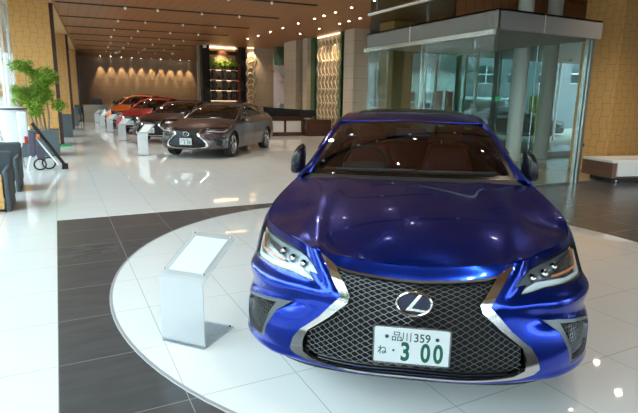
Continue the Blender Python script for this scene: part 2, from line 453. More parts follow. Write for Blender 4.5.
def inv_yz(y, z, u0=6., w0=2.):
    u, w = u0, w0
    for _ in range(25):
        p = S(u, w)[0]; a = (S(u + 1e-3, w)[0] - p) / 1e-3; b = (S(u, min(w + 1e-3, 4.9999))[0] - S(u, min(w + 1e-3, 4.9999) - 1e-3)[0]) / 1e-3
        J = np.array([[a[1], b[1]], [a[2], b[2]]]); d = np.linalg.solve(J + np.eye(2) * 1e-9, [y - p[1], z - p[2]]); d = np.clip(d, -.4, .4)
        u = float(np.clip(u + d[0], 4.3, 12)); w = float(np.clip(w + d[1], 0, 4.99))
    return u, w
def arch(yc, r=.372):
    L = []; a0 = math.asin((.335 - .235) / r); n = 22
    for i in range(n + 1):
        t = -a0 + (PI + 2 * a0) * i / n; L.append(inv_yz(yc + r * math.cos(t), .335 + r * math.sin(t), 6 if yc < 2 else 9.7, 1.5))
    return [(L[0][0], -.4)] + L + [(L[-1][0], -.4)]
ARCH_F, ARCH_R = arch(.96), arch(3.83)
HEAD = [(5.04,4.85),(4.1,4.66),(3.35,4.70),(2.67,4.74),(2.30,4.62),(2.05,4.3),(1.86,3.98),(2.10,4.0),(1.92,3.65),(2.54,3.72),(3.5,3.55),(4.4,3.42),(5.05,3.75),(5.3,4.15)]
G_OUT = [(1.9,4.93),(1.56,4.13),(1.22,3.30),(1.64,2.61),(2.02,2.13),(2.14,1.81),(2.20,1.37),(2.09,1.18),(1.83,1.05),(1.36,1.03),(0.65,1.0),(0.0,0.97)]
G_TOP = [(0.0,4.26),(0.24,4.25),(0.56,4.26),(0.88,4.28),(1.15,4.34),(1.45,4.48)]
G_IN = [(1.20,3.86),(1.02,3.37),(1.07,3.12),(1.42,2.65),(1.84,2.18),(1.92,1.79),(1.90,1.40),(1.70,1.20),(1.36,1.13),(0.65,1.09),(0.0,1.07)]
SIDE = [(2.36,2.8),(2.77,2.76),(3.55,2.56),(4.05,2.35),(4.25,2.0),(4.2,1.4),(3.7,1.12),(3.0,1.22),(2.84,1.9),(2.67,2.45)]
SIDE_IN = [(2.74,2.66),(3.3,2.54),(3.9,2.34),(4.19,2.0),(4.14,1.45),(3.68,1.20),(3.07,1.30),(2.93,1.9),(2.82,2.4)]
def rail(y):
    ys = 1.45 + .3 * np.arange(11)
    X = np.array([.800,.745,.700,.635,.600,.588,.588,.595,.620,.670,.735]); Z = np.array([.972,1.085,1.207,1.328,1.385,1.402,1.395,1.350,1.262,1.155,1.078])
    t = np.clip((np.asarray(y, float) - 1.45) / .3, 0, 9.99999); i = t.astype(int); f = t - i
    def c(A):
        E = np.concatenate([[2 * A[0] - A[1]], A, [2 * A[-1] - A[-2]]]); return _cr(E[i], E[i + 1], E[i + 2], E[i + 3], f)
    return c(X), c(Z)
_ut = np.linspace(4.5, 12.5, 801); _E5 = S(_ut, np.full(801, 4.99999))
def belt(y):
    y = np.asarray(y, float); return np.interp(y, _E5[:, 1], _E5[:, 0]), np.interp(y, _E5[:, 1], _E5[:, 2]), np.interp(y, _E5[:, 1], _ut)
def FS(y, h, off=0.):
    """glasshouse side: y along the car, h from belt (0) to roof rail (1)"""
    y = np.atleast_1d(np.asarray(y, float)); h = np.atleast_1d(np.asarray(h, float))
    xb, zb, _ = belt(y); xr, zr = rail(y)
    return np.stack([xb - .012 + (xr - xb + .012) * h + .018 * np.sin(PI * np.clip(h, 0, 1)) + off, y, zb + (zr - zb) * h], 1)
def sym(fn, nt=15):
    return [[fn(t) for t in np.linspace(-1, 1, 2 * nt + 1)] for _ in (0,)]
def top_patch(rows, nt=16, fn=None, skirt=.02):
    """rows of v in 0..1, fn(t, v) for t in 0..1; mirrored across the car"""
    P = []
    for v in rows:
        R = [fn(t, v) for t in np.linspace(0, 1, nt + 1)]
        P.append([(-x, y, z) for (x, y, z) in R[:0:-1]] + [tuple(r) for r in R])
    r, c = len(P), len(P[0]); vs = [p for q in P for p in q]
    fs = [(i * c + j, i * c + j + 1, (i + 1) * c + j + 1, (i + 1) * c + j) for i in range(r - 1) for j in range(c - 1)]
    Q = [(x, y, z - skirt) for (x, y, z) in vs]
    E = {(f[i], f[(i + 1) % 4]) for f in fs for i in range(4)}; n = len(vs); F = list(fs)
    for (a, b) in E:
        if (b, a) not in E: F.append((b, a, a + n, b + n))
    return MB().add(vs + Q, F)
HZ = (np.array([.14, .28, .45, .70, 1.0, 1.33]), np.array([.765, .822, .868, .917, .955, .985]))
def hood_fn(t, v):
    yc = .14 + v * 1.19; ue = 2.05 + (float(belt(1.44)[2]) - 2.05) * (v ** .62 if v > 0 else 0)
    # edge follows the wing line
    ye_t = .16 + v * 1.28
    if v < .5: ue = float(np.interp(ye_t, _EH[:, 1], _uh))
    else: ue = float(np.interp(ye_t, _EH[:, 1], _uh))
    e = S(ue, 4.9999)[0]; zc = float(np.interp(yc, *HZ)) if False else float(hz(yc))
    x = e[0] * t * .994; y = yc + (e[1] - yc) * t * t; z = zc + (e[2] - zc) * t ** 2.8
    k = (1 - v) ** 10; f = S(t * 2.05, 4.9999)[0]
    x, y, z = x * (1 - k) + f[0] * k, y * (1 - k) + f[1] * k, z * (1 - k) + f[2] * k
    xr = .455 + .16 * v
    z += .014 * math.exp(-((x - xr) / .03) ** 2) * (1 - v) ** 1.5 * min(1, v * 20)
    z += .010 * math.exp(-((x - .60 + .12 * v) / .07) ** 2) * min(1, v * 6)
    z -= .005 * math.exp(-((t - .86) / .06) ** 2) * math.sin(PI * min(1, max(0, (v - .1) / .9)))
    y += .006 * (1 - v) ** 12
    return (x, y, z)
_uh = np.linspace(2.05, 8, 500); _EH = S(_uh, np.full(500, 4.9999))
def hz(y):
    xs, zs = HZ; c = np.polyfit(xs, zs, 4); return np.polyval(c, y)
def ws_fn(t, v, off=0.):
    b = (.735 * t, 1.42 + .14 * t * t, 1.0 - .015 * t * t); a = (.590 * t, 2.30 + .10 * t * t, 1.352 - .024 * t * t)
    k = .028 * math.sin(PI * v) + off
    return (b[0] + (a[0] - b[0]) * v, b[1] + (a[1] - b[1]) * v - .37 * k, b[2] + (a[2] - b[2]) * v + .93 * k)
def roof_fn(t, v):
    yc = 2.30 + 1.42 * v; y = yc + .10 * t * t * (1 - v) + .06 * t * t * v
    xr, zr = rail(y); zc = 1.352 + .088 * math.sin(PI * min(1, v / .96) * .5) if v < .5 else 0
    zc = float(np.interp(v, [0, .1, .25, .45, .65, .85, 1], [1.352, 1.388, 1.422, 1.440, 1.436, 1.405, 1.365]))
    return (float(xr) * t, y, zc + (float(zr) - zc) * t ** 2.6)
def rw_fn(t, v):
    a = (.595 * t, 3.72 + .06 * t * t, 1.365 - .03 * t * t); b = (.66 * t, 4.27 - .05 * t * t, 1.105 - .02 * t * t); k = .03 * math.sin(PI * v)
    return tuple(a[i] + (b[i] - a[i]) * v + (0, .4 * k, .9 * k)[i] for i in range(3))
def deck_fn(t, v):
    yc = 4.27 + .56 * v; ue = 10.55 + 1.45 * v; e = S(ue, 4.9999)[0]
    x = e[0] * t; y = yc + (e[1] - yc) * t * t; z = 1.105 - .012 * v + (e[2] - 1.105 + .012 * v) * t ** 2
    k = v ** 8; f = S(14 - 2 * t, 4.9999)[0]
    return (x * (1 - k) + f[0] * k, y * (1 - k) + f[1] * k, z * (1 - k) + f[2] * k + .015 * v ** 4)

def strip_pts(fn, pts): return [tuple(fn(*p)) for p in pts]

def text_obj(s, size, m, parent, loc, rot, name='lettering', ext=.001, align='CENTER', sx=1., off=0.):
    cu = bpy.data.curves.new(name, 'FONT'); cu.body = s; cu.size = size; cu.extrude = ext; cu.align_x = align; cu.align_y = 'CENTER'; cu.offset = off
    tmp = bpy.data.objects.new(name, cu); COL.objects.link(tmp); dg = bpy.context.evaluated_depsgraph_get(); me = bpy.data.meshes.new_from_object(tmp.evaluated_get(dg))
    bpy.data.objects.remove(tmp); bpy.data.curves.remove(cu); me.materials.clear(); me.materials.append(M[m])
    o = bpy.data.objects.new(name, me); COL.objects.link(o); o.parent = parent; o.location = loc; o.rotation_euler = rot; o.scale = (sx, 1, 1)
    return o

def make_sedan(label, cat, loc, rz, bodymat='blue', name='sedan_car'):
    t = thing(name, label, cat, loc, rz)
    BM = M[bodymat]
    f_end = 5.6
    fb = panel([(0, 0), (f_end, 0), (f_end, 5), (4.8, 5), (4, 5), (3, 5), (2.05, 5), (0, 5)],
               [HEAD, G_OUT + G_TOP, SIDE, ARCH_F], du=.10, dw=.10, skirt=.025)
    fb.build('front_bumper', BM, t, merge=True, ang=48)
    d1a, d1b = float(belt(1.66)[2]), float(belt(2.60)[2]); d2b = float(belt(3.50)[2])
    def gap(a, b): return (a + .006, b - .006)
    side_holes = [[(d1a, .55), (d1b, .55), (d1b, 5.2), (d1a, 5.2)], [(d1b, .55), (d2b - .35, .55), (d2b - .05, 2.4), (d2b, 5.2), (d1b, 5.2)]]
    panel([(f_end, 0), (14, 0), (14, 5), (f_end, 5)], [ARCH_F, ARCH_R] + side_holes + [[(11.55, 3.1), (13.25, 3.3), (13.3, 4.5), (12, 4.55), (11.3, 4.3)]], du=.16, dw=.2, skirt=.02).build('rear_body', BM, t, merge=True, ang=48)
    g = .008
    for k, L in enumerate((side_holes[0], side_holes[1])):
        a, b = L[0][0] + g, (L[1][0] - g)
        poly = [(L[0][0] + g, .60), (L[1][0] - g, .60)] + [(p[0] - g, p[1]) for p in L[2:-1]] + [(L[-1][0] + g, 5.0)]
        poly = [(p[0], min(p[1], 5.)) for p in poly]
        for sd in 'LR':
            door = panel(poly, sides=sd, du=.14, dw=.2, skirt=.03).build('door', BM, t, merge=True, ang=48)
            sx = 1 if sd == 'R' else -1
            hp = F1([b - .2], [3.72], .028)[0]
            MB().tube([(sx * (hp[0] - .03), hp[1] - .10, hp[2]), (sx * hp[0], hp[1] - .07, hp[2]), (sx * hp[0], hp[1] + .07, hp[2]), (sx * (hp[0] - .03), hp[1] + .10, hp[2])], .011, 8).build('door_handle', BM, door)
    # dark inner shell and floor pan
    panel([(2.3, 0), (14, 0), (14, 4.9), (2.3, 4.9)], [ARCH_F, ARCH_R], off=-.10, skirt=0, rel=False, du=.3, dw=.5).build('inner_shell', M['blackmatte'], t, merge=True)
    u = np.linspace(0, 14, 57); e = S(u, np.full(57, .05)); ring = [(p[0] * .95, .02 + p[1] * .992) for p in e]; ring = ring + [(-x, y) for (x, y) in ring[-2:0:-1]]
    ring2 = [(x * (.72 if (.55 < y < 1.4 or 3.4 < y < 4.25) else 1), y) for x, y in ring]
    MB().prism(ring2, .235, .27, 'xy').build('floor_pan', M['blackmatte'], t, smooth=False)
    # hood, cowl, roof, deck
    top_patch(np.linspace(0, 1, 40) ** 1.0, 24, hood_fn, .02).build('hood', BM, t, ang=40)
    def cowl(tt, v):
        h = hood_fn(tt, 1); b = ws_fn(tt, 0); return tuple(h[i] + (b[i] - h[i]) * v - (0, 0, .012 * math.sin(PI * v) + .006)[i] for i in range(3))
    top_patch([0, .5, 1], 12, cowl, .03).build('cowl', M['plastic'], t)
    top_patch(np.linspace(0, 1, 24), 14, roof_fn, .004).build('roof', BM, t, ang=40)
    top_patch(np.linspace(0, 1, 14), 14, deck_fn, .02).build('trunk_lid', BM, t, ang=40)
    def sun(tt, v):
        p = roof_fn(tt * .80, .20 + .5 * v); return (p[0], p[1], p[2] + .004)
    top_patch(np.linspace(0, 1, 10), 10, sun, .006).build('sunroof', M['black'], t, ang=40)
    # windshield, black band, pillars
    wsd = top_patch(np.linspace(0, 1, 16), 14, ws_fn, .0); wsd.f = [f for f in wsd.f if max(f) < len(wsd.v) // 2]; wsd.v = wsd.v[:len(wsd.v) // 2]
    ws = wsd.build('windshield', M['car_glass'], t, ang=180)
    bd = MB()
    n = 28
    def wrow(a, b, va, vb):
        A = [ws_fn(x, va if not callable(va) else va(x), -.004) for x in np.linspace(a, b, n)]; B = [ws_fn(x, vb if not callable(vb) else vb(x), -.004) for x in np.linspace(a, b, n)]
        bd.grid([A, B])
    wrow(-1, 1, 0, .055); wrow(-1, 1, .95, 1)
    for s in (-1, 1):
        A = [ws_fn(s * 1, v, -.004) for v in np.linspace(0, 1, n)]; B = [ws_fn(s * .955, v, -.004) for v in np.linspace(0, 1, n)]; bd.grid([A, B])
    bd.build('windshield_band', M['black'], ws, ang=180)
    for s in (-1, 1):
        pl = MB()
        A = [tuple(np.array(ws_fn(s, v)) ) for v in np.linspace(0, 1, 14)]
        yy = [1.45 + (2.42 - 1.45) * v for v in np.linspace(0, 1, 14)]; B = []
        for y in yy:
            x, z = rail(y); B.append((s * float(x), y, float(z)))
        Mid = [((a[0] + b[0]) / 2 + s * .004, (a[1] + b[1]) / 2 - .006, (a[2] + b[2]) / 2 + .012) for a, b in zip(A, B)]
        pl.grid([A, Mid, B]); pl.build('windshield_pillar', BM, t, ang=60)
    rwm = top_patch(np.linspace(0, 1, 8), 10, rw_fn, 0); rwm.f = [f for f in rwm.f if max(f) < len(rwm.v) // 2]; rwm.v = rwm.v[:len(rwm.v) // 2]
    rwm.build('rear_window', M['side_glass'], t, ang=180)
    for s in (-1, 1):
        cp = MB()
        A = [rw_fn(s, v) for v in np.linspace(0, 1, 10)]; B = []
        for v in np.linspace(0, 1, 10):
            y = 3.78 + .6 * v; x, z = rail(y); B.append((s * float(x), y, float(z)))
        cp.grid([A, B]); cp.build('rear_pillar', BM, t, ang=60)
    g1 = [(1.84, .16), (2.60, .06), (2.60, .88), (2.36, .86), (2.06, .70)]; g2 = [(2.68, .06), (3.50, .07), (3.62, .30), (3.54, .80), (2.68, .88)]; g3 = [(3.60, .08), (3.98, .16), (3.80, .62), (3.64, .72), (3.70, .30)]
    fs = lambda y, h, o: FS(y, h, o)
    for sd in 'LR':
        wf = panel([(1.46, 0), (4.42, 0), (4.42, 1), (1.46, 1)], [g1, g2, g3], fn=fs, su=1, sw=.35, du=.08, dw=.12, skirt=.012, sides=sd).build('window_frame', BM, t, merge=True, ang=50)
        for gg in (g1, g2, g3): panel(gg, fn=fs, off=-.006, su=1, sw=.35, du=.1, dw=.15, skirt=0, sides=sd).build('side_window', M['side_glass'], wf, ang=180)
        panel([(2.61, .04), (2.67, .04), (2.67, .9), (2.61, .9)], fn=fs, off=.003, su=1, sw=.35, du=.1, dw=.2, skirt=.004, sides=sd).build('door_pillar', M['black'], wf)
    for s in (-1, 1):
        tr = MB()
        ys = np.linspace(1.6, 4.1, 24); A = FS(ys, np.full(24, .03), .004); tr.tube([(s * p[0], p[1], p[2]) for p in A], .006, 6)
        ys = np.linspace(1.9, 4.0, 24); A = FS(ys, np.full(24, .93), .004); tr.tube([(s * p[0], p[1], p[2]) for p in A], .005, 6)
        tr.build('window_trim', M['dark_chrome'], t)
    MB().lathe([(.03, 0), (.022, .03), (.004, .055)], 8, c=(0, 3.62, 1.39)).build('antenna_fin', BM, t)
    # ---- grille
    ring = G_OUT + G_IN[::-1] + [(1.45, 4.48), (1.72, 4.80)]
    gr = panel(ring, off=.007, skirt=.018, du=.09, dw=.1, rel=False).build('grille_surround', M['chrome'], t, merge=True, ang=30)
    panel([(0.0, 4.26)] + G_TOP[1:] + [(1.42, 4.38), (1.15, 4.23), (.88, 4.17), (.56, 4.145), (.24, 4.135), (0, 4.14)], off=.006, skirt=.02, du=.09, dw=.1, rel=False).build('grille_lip', M['dark_chrome'], gr, merge=True, ang=30)
    inner = G_TOP + G_IN
    panel([(-0.0, 4.3)] + G_TOP[1:] + [(1.3, 3.9)] + [(a + .03, b) for a, b in G_IN[1:-1]] + [(0, 1.07)], off=-.055, skirt=0, du=.2, dw=.3, rel=False).build('grille_backing', M['grille_black'], gr, merge=True)
    inn = [(0, 4.20)] + [(a, b - .07) for a, b in G_TOP[1:]] + G_IN[:]
    bars = MB(); dwk = .092; hp_ = .092; k = 0; w = 1.40
    innL = [(-.3, 4.2)] + inn[1:-1] + [(-.3, 1.07)]
    while w < 4.5:
        pts = []
        def flush(p):
            if len(p) > 1:
                P = F1([max(a, 0) for a, b in p], [b for a, b in p], -.016, False)
                P = [tuple(q) for q in P]
                bars.tube(P, .0015, 5); bars.tube([(-q[0], q[1], q[2]) for q in P], .0015, 5)
        i = 0
        while i < 30:
            sgn = 1 if (i + k) % 2 else -1
            uu = i * hp_; sk = .05 * (uu / 2.)
            a = (uu, w + sgn * dwk * .43)
            # flattened diamonds: short shoulder at each turn
            for q in ((uu - hp_ * .16, a[1]), (uu + hp_ * .16, a[1])):
                if q[0] >= -.02 and inpoly((q[0] + .001, q[1]), innL): pts.append(q)
                else: flush(pts); pts = []
            i += 1
        flush(pts); w += dwk; k += 1
    bars.build('grille_mesh', M['mesh'], gr)
    lo = MB()
    for ww in (1.16, 1.30):
        P = F1(np.linspace(0, 1.62, 20), np.full(20, ww), -.02, False); lo.tube([(-p[0], p[1], p[2]) for p in P[::-1]] + [tuple(p) for p in P[1:]], .004, 6)
    lo.build('lower_bar', M['black'], gr)
    # side vents
    for sd in 'LR':
        sv = panel(SIDE, [SIDE_IN], off=-.002, skirt=.03, sides=sd, du=.08, dw=.1, rel=False).build('side_vent', M['vent_metal'], t, ang=35)
        panel(SIDE, off=-.045, skirt=0, sides=sd, du=.3, dw=.3, rel=False).build('vent_backing', M['black'], sv)
        vb = MB(); sx = 1 if sd == 'R' else -1; w = 1.5; k = 0
        while w < 2.7:
            pts = []
            for i in range(30):
                u_ = 2.7 + i * .045; ww = w + (.05 if (i + k) % 2 else -.05)
                if inpoly((u_, ww), SIDE_IN): pts.append((u_, ww))
                elif pts: break
            if len(pts) > 1:
                P = F1([a for a, b in pts], [b for a, b in pts], -.02, False); vb.tube([(sx * q[0], q[1], q[2]) for q in P], .0032, 5)
            w += .12; k += 1
        vb.build('vent_mesh', M['mesh'], sv)
    # ---- headlights
    band = [(5.04,4.85),(4.1,4.66),(3.35,4.70),(2.67,4.74),(2.30,4.62),(2.05,4.3),(1.86,3.98),(1.93,3.99),(2.09,4.28),(2.34,4.55),(2.7,4.65),(3.35,4.60),(4.0,4.55),(4.6,4.60),(5.0,4.62),(5.2,4.4)]
    drl = [(1.96,3.67),(2.20,3.90),(2.45,4.02),(2.75,3.96),(3.4,3.78),(4.2,3.66),(4.75,3.82),(5.0,4.12),(5.1,4.05),(4.95,3.78),(4.4,3.50),(3.5,3.62),(2.54,3.76)]
    amb = [(3.0,3.98),(3.6,3.86),(4.3,3.76),(4.72,3.95),(4.9,4.28),(4.82,4.30),(4.62,4.0),(4.28,3.84),(3.6,3.94),(3.02,4.05)]
    modp = [(3.10,4.10),(3.6,3.98),(4.28,3.88),(4.56,4.04),(4.72,4.32),(4.2,4.34),(3.6,4.38),(3.3,4.28)]
    for sd in 'LR':
        hl = panel(HEAD, off=.001, skirt=.0, sides=sd, du=.12, dw=.12).build('headlight', M['lens'], t, ang=180)
        panel(HEAD, off=-.040, skirt=0, sides=sd, du=.2, dw=.2).build('reflector', M['reflector'], hl, ang=30)
        panel(band, off=-.004, skirt=.03, sides=sd, du=.1, dw=.1).build('upper_bezel', M['black'], hl)
        cxy = (3.6, 4.15)
        panel(HEAD, [[(p[0] + (cxy[0] - p[0]) * .035, p[1] + (cxy[1] - p[1]) * .10) for p in HEAD]], off=-.002, skirt=.02, sides=sd, du=.15, dw=.15).build('lamp_seal', M['black'], hl)
        panel(drl, off=-.016, skirt=.012, sides=sd, du=.12, dw=.1).build('running_light', M['drl'], hl)
        panel(amb, off=-.020, skirt=.01, sides=sd, du=.12, dw=.1).build('turn_signal', M['amber'], hl)
        panel(modp, off=-.026, skirt=.01, sides=sd, du=.12, dw=.1).build('lamp_module', M['module'], hl)
        sx = 1 if sd == 'R' else -1
        pr = MB()
        for (uu, ww, r) in ((2.46, 4.20, .019), (2.82, 4.22, .021), (3.24, 4.30, .019)):
            q = F1([uu], [ww], -.030)[0]; pr.lathe([(.1 * r, -r * .9), (r * .7, -r * .6), (r, 0), (r, r * .6)], 14, 'y', (sx * q[0], q[1], q[2]))
        pr.build('projector', M['chrome'], hl)
        panel([(11.58, 3.14), (13.22, 3.34), (13.27, 4.46), (12, 4.51), (11.36, 4.28)], off=0., skirt=.02, sides=sd, du=.15, dw=.15).build('tail_light', M['red_part'], t)
    # ---- emblem
    em = MB(); EC = F1([0], [3.30], .004, False)[0]; ey, ez = float(EC[1]), .635
    tl = math.radians(-4)
    T = Matrix.Translation((0, ey + .000, ez)) @ Matrix.Rotation(tl, 4, 'X')
    ov = [(.077 * math.cos(a), 0, .053 * math.sin(a)) for a in np.linspace(0, 2 * PI, 49)[:-1]]
    emb = MB().tube([(x, -.006, z) for x, y, z in ov], .0075, 8, True, T=T).build('emblem', M['chrome'], t)
    MB().prism([(x * .97, z * .97) for x, y, z in ov], 0.0, .012, 'xz', T).build('emblem_field', M['emblem_blue'], emb, smooth=False)
    MB().prism([(.020, .046), (.034, .044), (-.010, -.020), (.060, -.026), (.052, -.037), (-.036, -.030), (-.033, -.024)], -.010, .001, 'xz', T).build('emblem_letter', M['chrome'], emb, smooth=False)
    # ---- number plate
    T = Matrix.Translation((-.003, -.022, .449)) @ Matrix.Rotation(math.radians(-3), 4, 'X')
    p = MB().box(-.165, -.004, -.0825, .165, .004, .0825, T).build('number_plate', M['plate'], t, bevel=.003)
    fr = MB(); W_, H_ = .1685, .086
    rr = [(sx * (W_ - .012 + .012 * math.cos(a)), 0, sz * (H_ - .012 + .012 * math.sin(a))) for sx, sz, aa in ((1, 1, (0, PI / 4, PI / 2)), (-1, 1, (PI / 2, PI / 4, 0)), (-1, -1, (0, PI / 4, PI / 2)), (1, -1, (PI / 2, PI / 4, 0))) for a in aa]
    fr.tube(rr, .0055, 6, True, T).build('plate_frame', M['dark_chrome'], p)
    MB().box(-.10, .004, -.05, .10, .03, .05, T).build('plate_bracket', M['plastic'], p)
    RX = (math.radians(90 - 3), 0, 0)
    def tx(s, size, m, x, z, sx=1., off=0.): text_obj(s, size, m, p, (x - .003, -.0266 + z * .0523, .449 + z), RX, 'plate_lettering', .0006, sx=sx, off=off)
    tx('品', .050, 'plate_ink', -.066, .040, 1.); tx('川', .050, 'plate_ink', -.022, .040, 1.)
    tx('359', .054, 'plate_ink', .045, .040, .92, .0006)
    tx('ね', .046, 'plate_ink', -.128, -.028, .95, .0004); tx('・', .05, 'plate_green', -.078, -.027); tx('3', .118, 'plate_green', -.026, -.030, .76, .0034); tx('0', .118, 'plate_green', .062, -.030, .72, .0034); tx('0', .118, 'plate_green', .117, -.030, .72, .0034)
    for x in (-.112, .108):
        bl = MB().lathe([(.009, 0), (.008, .003), (.002, .004)], 10, 'y', (0, 0, 0), Matrix.Translation((x, -.026, .490)) @ Matrix.Rotation(PI, 4, 'Z'))
        bl.build('plate_bolt', M['plate_ink'], p)
    # ---- mirrors
    prof = [(.832, .985), (.828, 1.10), (.835, 1.165), (.852, 1.180), (.885, 1.160), (.918, 1.115), (.936, 1.06), (.944, .985), (.942, .940), (.925, .928), (.88, .932), (.845, .955)]
    cx_, cz_ = .885, 1.05
    for s in (-1, 1):
        mb = MB(); sec = []
        for (yy, k) in ((1.742, .30), (1.750, .62), (1.772, .86), (1.81, .98), (1.86, 1.0), (1.895, .97)):
            sec.append([(s * (cx_ + (x - cx_) * k + (1 - k) * .01), yy + .10 * (x - cx_), cz_ + (z - cz_) * k) for x, z in prof])
        n = len(prof); vs = [q for L in sec for q in L]; f_ = [(i * n + j, i * n + (j + 1) % n, (i + 1) * n + (j + 1) % n, (i + 1) * n + j) for i in range(len(sec) - 1) for j in range(n)]
        f_ += [tuple(range(n)), tuple((len(sec) - 1) * n + j for j in reversed(range(n)))]
        mr = mb.add(vs, f_).build('side_mirror', M['black'], t, ang=60, subsurf=1)
        MB().prism([(s * (cx_ + (x - cx_) * .88), cz_ + (z - cz_) * .88) for x, z in prof], 1.902, 1.906, 'xz').build('mirror_glass', M['mirror'], mr, smooth=False)
        MB().tube([(s * .76, 1.80, .965), (s * .82, 1.83, .962), (s * .87, 1.84, .98)], [.030, .022, .02], 8).build('mirror_stalk', M['black'], mr)
    # ---- wheels
    for yc in (.96, 3.83):
        for s in (-1, 1):
            c = (s * .80, yc, .335)
            ty = MB().lathe([(.245, -.100), (.30, -.112), (.325, -.095), (.335, -.06), (.335, .06), (.325, .095), (.30, .112), (.245, .100), (.235, .08), (.235, -.08), (.245, -.1)], 40, 'x', c, cap=False).build('wheel', M['tyre'], t)
            rim = MB().lathe([(.225, -.09), (.240, -.098), (.240, -.08), (.21, -.05), (.215, .06), (.240, .095), (.225, .09)][::1], 40, 'x', c, cap=False)
            for k in range(5):
                for dd in (-.16, .16):
                    a = 2 * PI * k / 5 + .3; a2 = a + dd
                    xo = s * .085
                    rim.tube([(c[0] + xo * .8, c[1] + .03 * math.cos(a), c[2] + .03 * math.sin(a)), (c[0] + xo * .95, c[1] + .12 * math.cos(a + dd * .7), c[2] + .12 * math.sin(a + dd * .7)), (c[0] + xo, c[1] + .232 * math.cos(a2), c[2] + .232 * math.sin(a2))], [.020, .013, .014], 6)
            rim.lathe([(.045, -.02), (.045, .02), (.03, .03)], 16, 'x', (c[0] + s * .07, c[1], c[2])); rim.build('rim', M['alloy'], ty)
            MB().lathe([(.16, -.012), (.16, .012)], 24, 'x', (c[0], c[1], c[2])).build('brake_disc', M['dark_chrome'], ty)
    # ---- cabin
    MB().prism([(1.50, .90), (1.58, .93), (1.78, .962), (2.0, .975), (2.07, .93), (2.05, .6), (1.6, .55)], -.70, .70, 'yz').build('dashboard', M['dash'], t, bevel=.02)
    cl = MB().prism([(1.86, .95), (1.95, 1.03), (2.08, 1.02), (2.10, .93)], -.54, -.20, 'yz').build('instrument_hood', M['dash'], t, bevel=.02)
    T = Matrix.Translation((-.37, 2.19, .965)) @ Matrix.Rotation(math.radians(68), 4, 'X')
    stw = MB().tube([(.185 * math.cos(a), .185 * math.sin(a), 0) for a in np.linspace(0, 2 * PI, 33)[:-1]], .016, 8, True, T)
    stw.tube([(-.18, 0, 0), (-.06, -.01, -.02), (.06, -.01, -.02), (.18, 0, 0)], .016, 6, T=T).tube([(0, -.18, 0), (0, -.05, -.02)], .02, 6, T=T); stw.lathe([(.05, -.04), (.06, -.02), (.05, .01)], 14, T=T)
    stw.build('steering_wheel', M['plastic'], t)
    def seat(x, y, nm='front_seat'):
        m = MB().box(x - .25, y - .48, .38, x + .25, y + .02, .56); s_ = m.build(nm, M['red_leather'], t, bevel=.05, seg=3)
        bk = MB(); fr_ = [(x - .25, y, .5), (x + .25, y, .5), (x + .25, y + .07, .85), (x + .17, y + .14, 1.12), (x - .17, y + .14, 1.12), (x - .25, y + .07, .85)]
        bk.add(fr_ + [(a, b + .11, c) for a, b, c in fr_], [(0, 5, 2, 1), (5, 4, 3, 2), (6, 7, 8, 11), (11, 8, 9, 10)] + [(i, (i + 1) % 6, (i + 1) % 6 + 6, i + 6) for i in range(6)]); bk.build('seat_back', M['red_leather'], s_, bevel=.04, seg=3)
        MB().box(x - .13, y + .14, 1.15, x + .13, y + .25, 1.305).build('headrest', M['red_leather'], s_, bevel=.04, seg=3)
        MB().tube([(x - .06, y + .19, 1.10), (x - .06, y + .19, 1.18)], .007, 6).tube([(x + .06, y + .19, 1.10), (x + .06, y + .19, 1.18)], .007, 6).build('headrest_post', M['chrome'], s_)
    seat(-.37, 2.72); seat(.37, 2.72)
    rs = MB().box(-.62, 3.1, .38, .62, 3.6, .56).build('rear_seat', M['red_leather'], t, bevel=.05)
    MB().prism([(3.52, .5), (3.66, .5), (3.84, 1.06), (3.72, 1.08)], -.62, .62, 'yz').build('seat_back', M['red_leather'], rs, bevel=.04)
    for x in (-.36, .36): MB().box(x - .12, 3.72, 1.06, x + .12, 3.82, 1.17).build('headrest', M['red_leather'], rs, bevel=.03)
    MB().box(-.12, 2.14, 1.235, .12, 2.165, 1.295).tube([(0, 2.16, 1.27), (0, 2.2, 1.31)], .008, 6).build('rearview_mirror', M['plastic'], t, bevel=.008)
    for s0, s1 in ((-.55, .02), (.05, .60)):
        wp = MB(); wp.tube([np.array(ws_fn(x / .735, .055 + .02 * (x - s0), .012)) for x in np.linspace(s0, s1, 8)], .006, 6)
        wp.build('wiper', M['plastic'], t)
    st = MB()
    def patch(t0, t1, v0, v1): return [[ws_fn(t0, v0, -.004), ws_fn(t1, v0, -.004)], [ws_fn(t0, v1, -.004), ws_fn(t1, v1, -.004)]]
    st.grid(patch(.36, .44, .885, .93)).build('windshield_sticker', M['teal'], ws)
    pts = [ws_fn(.76 + .055 * math.cos(a), .875 + .028 * math.sin(a), -.004) for a in np.linspace(0, 2 * PI, 17)[:-1]]
    MB().add(pts, [tuple(range(16))]).build('windshield_sticker', M['green'], ws)
    return t

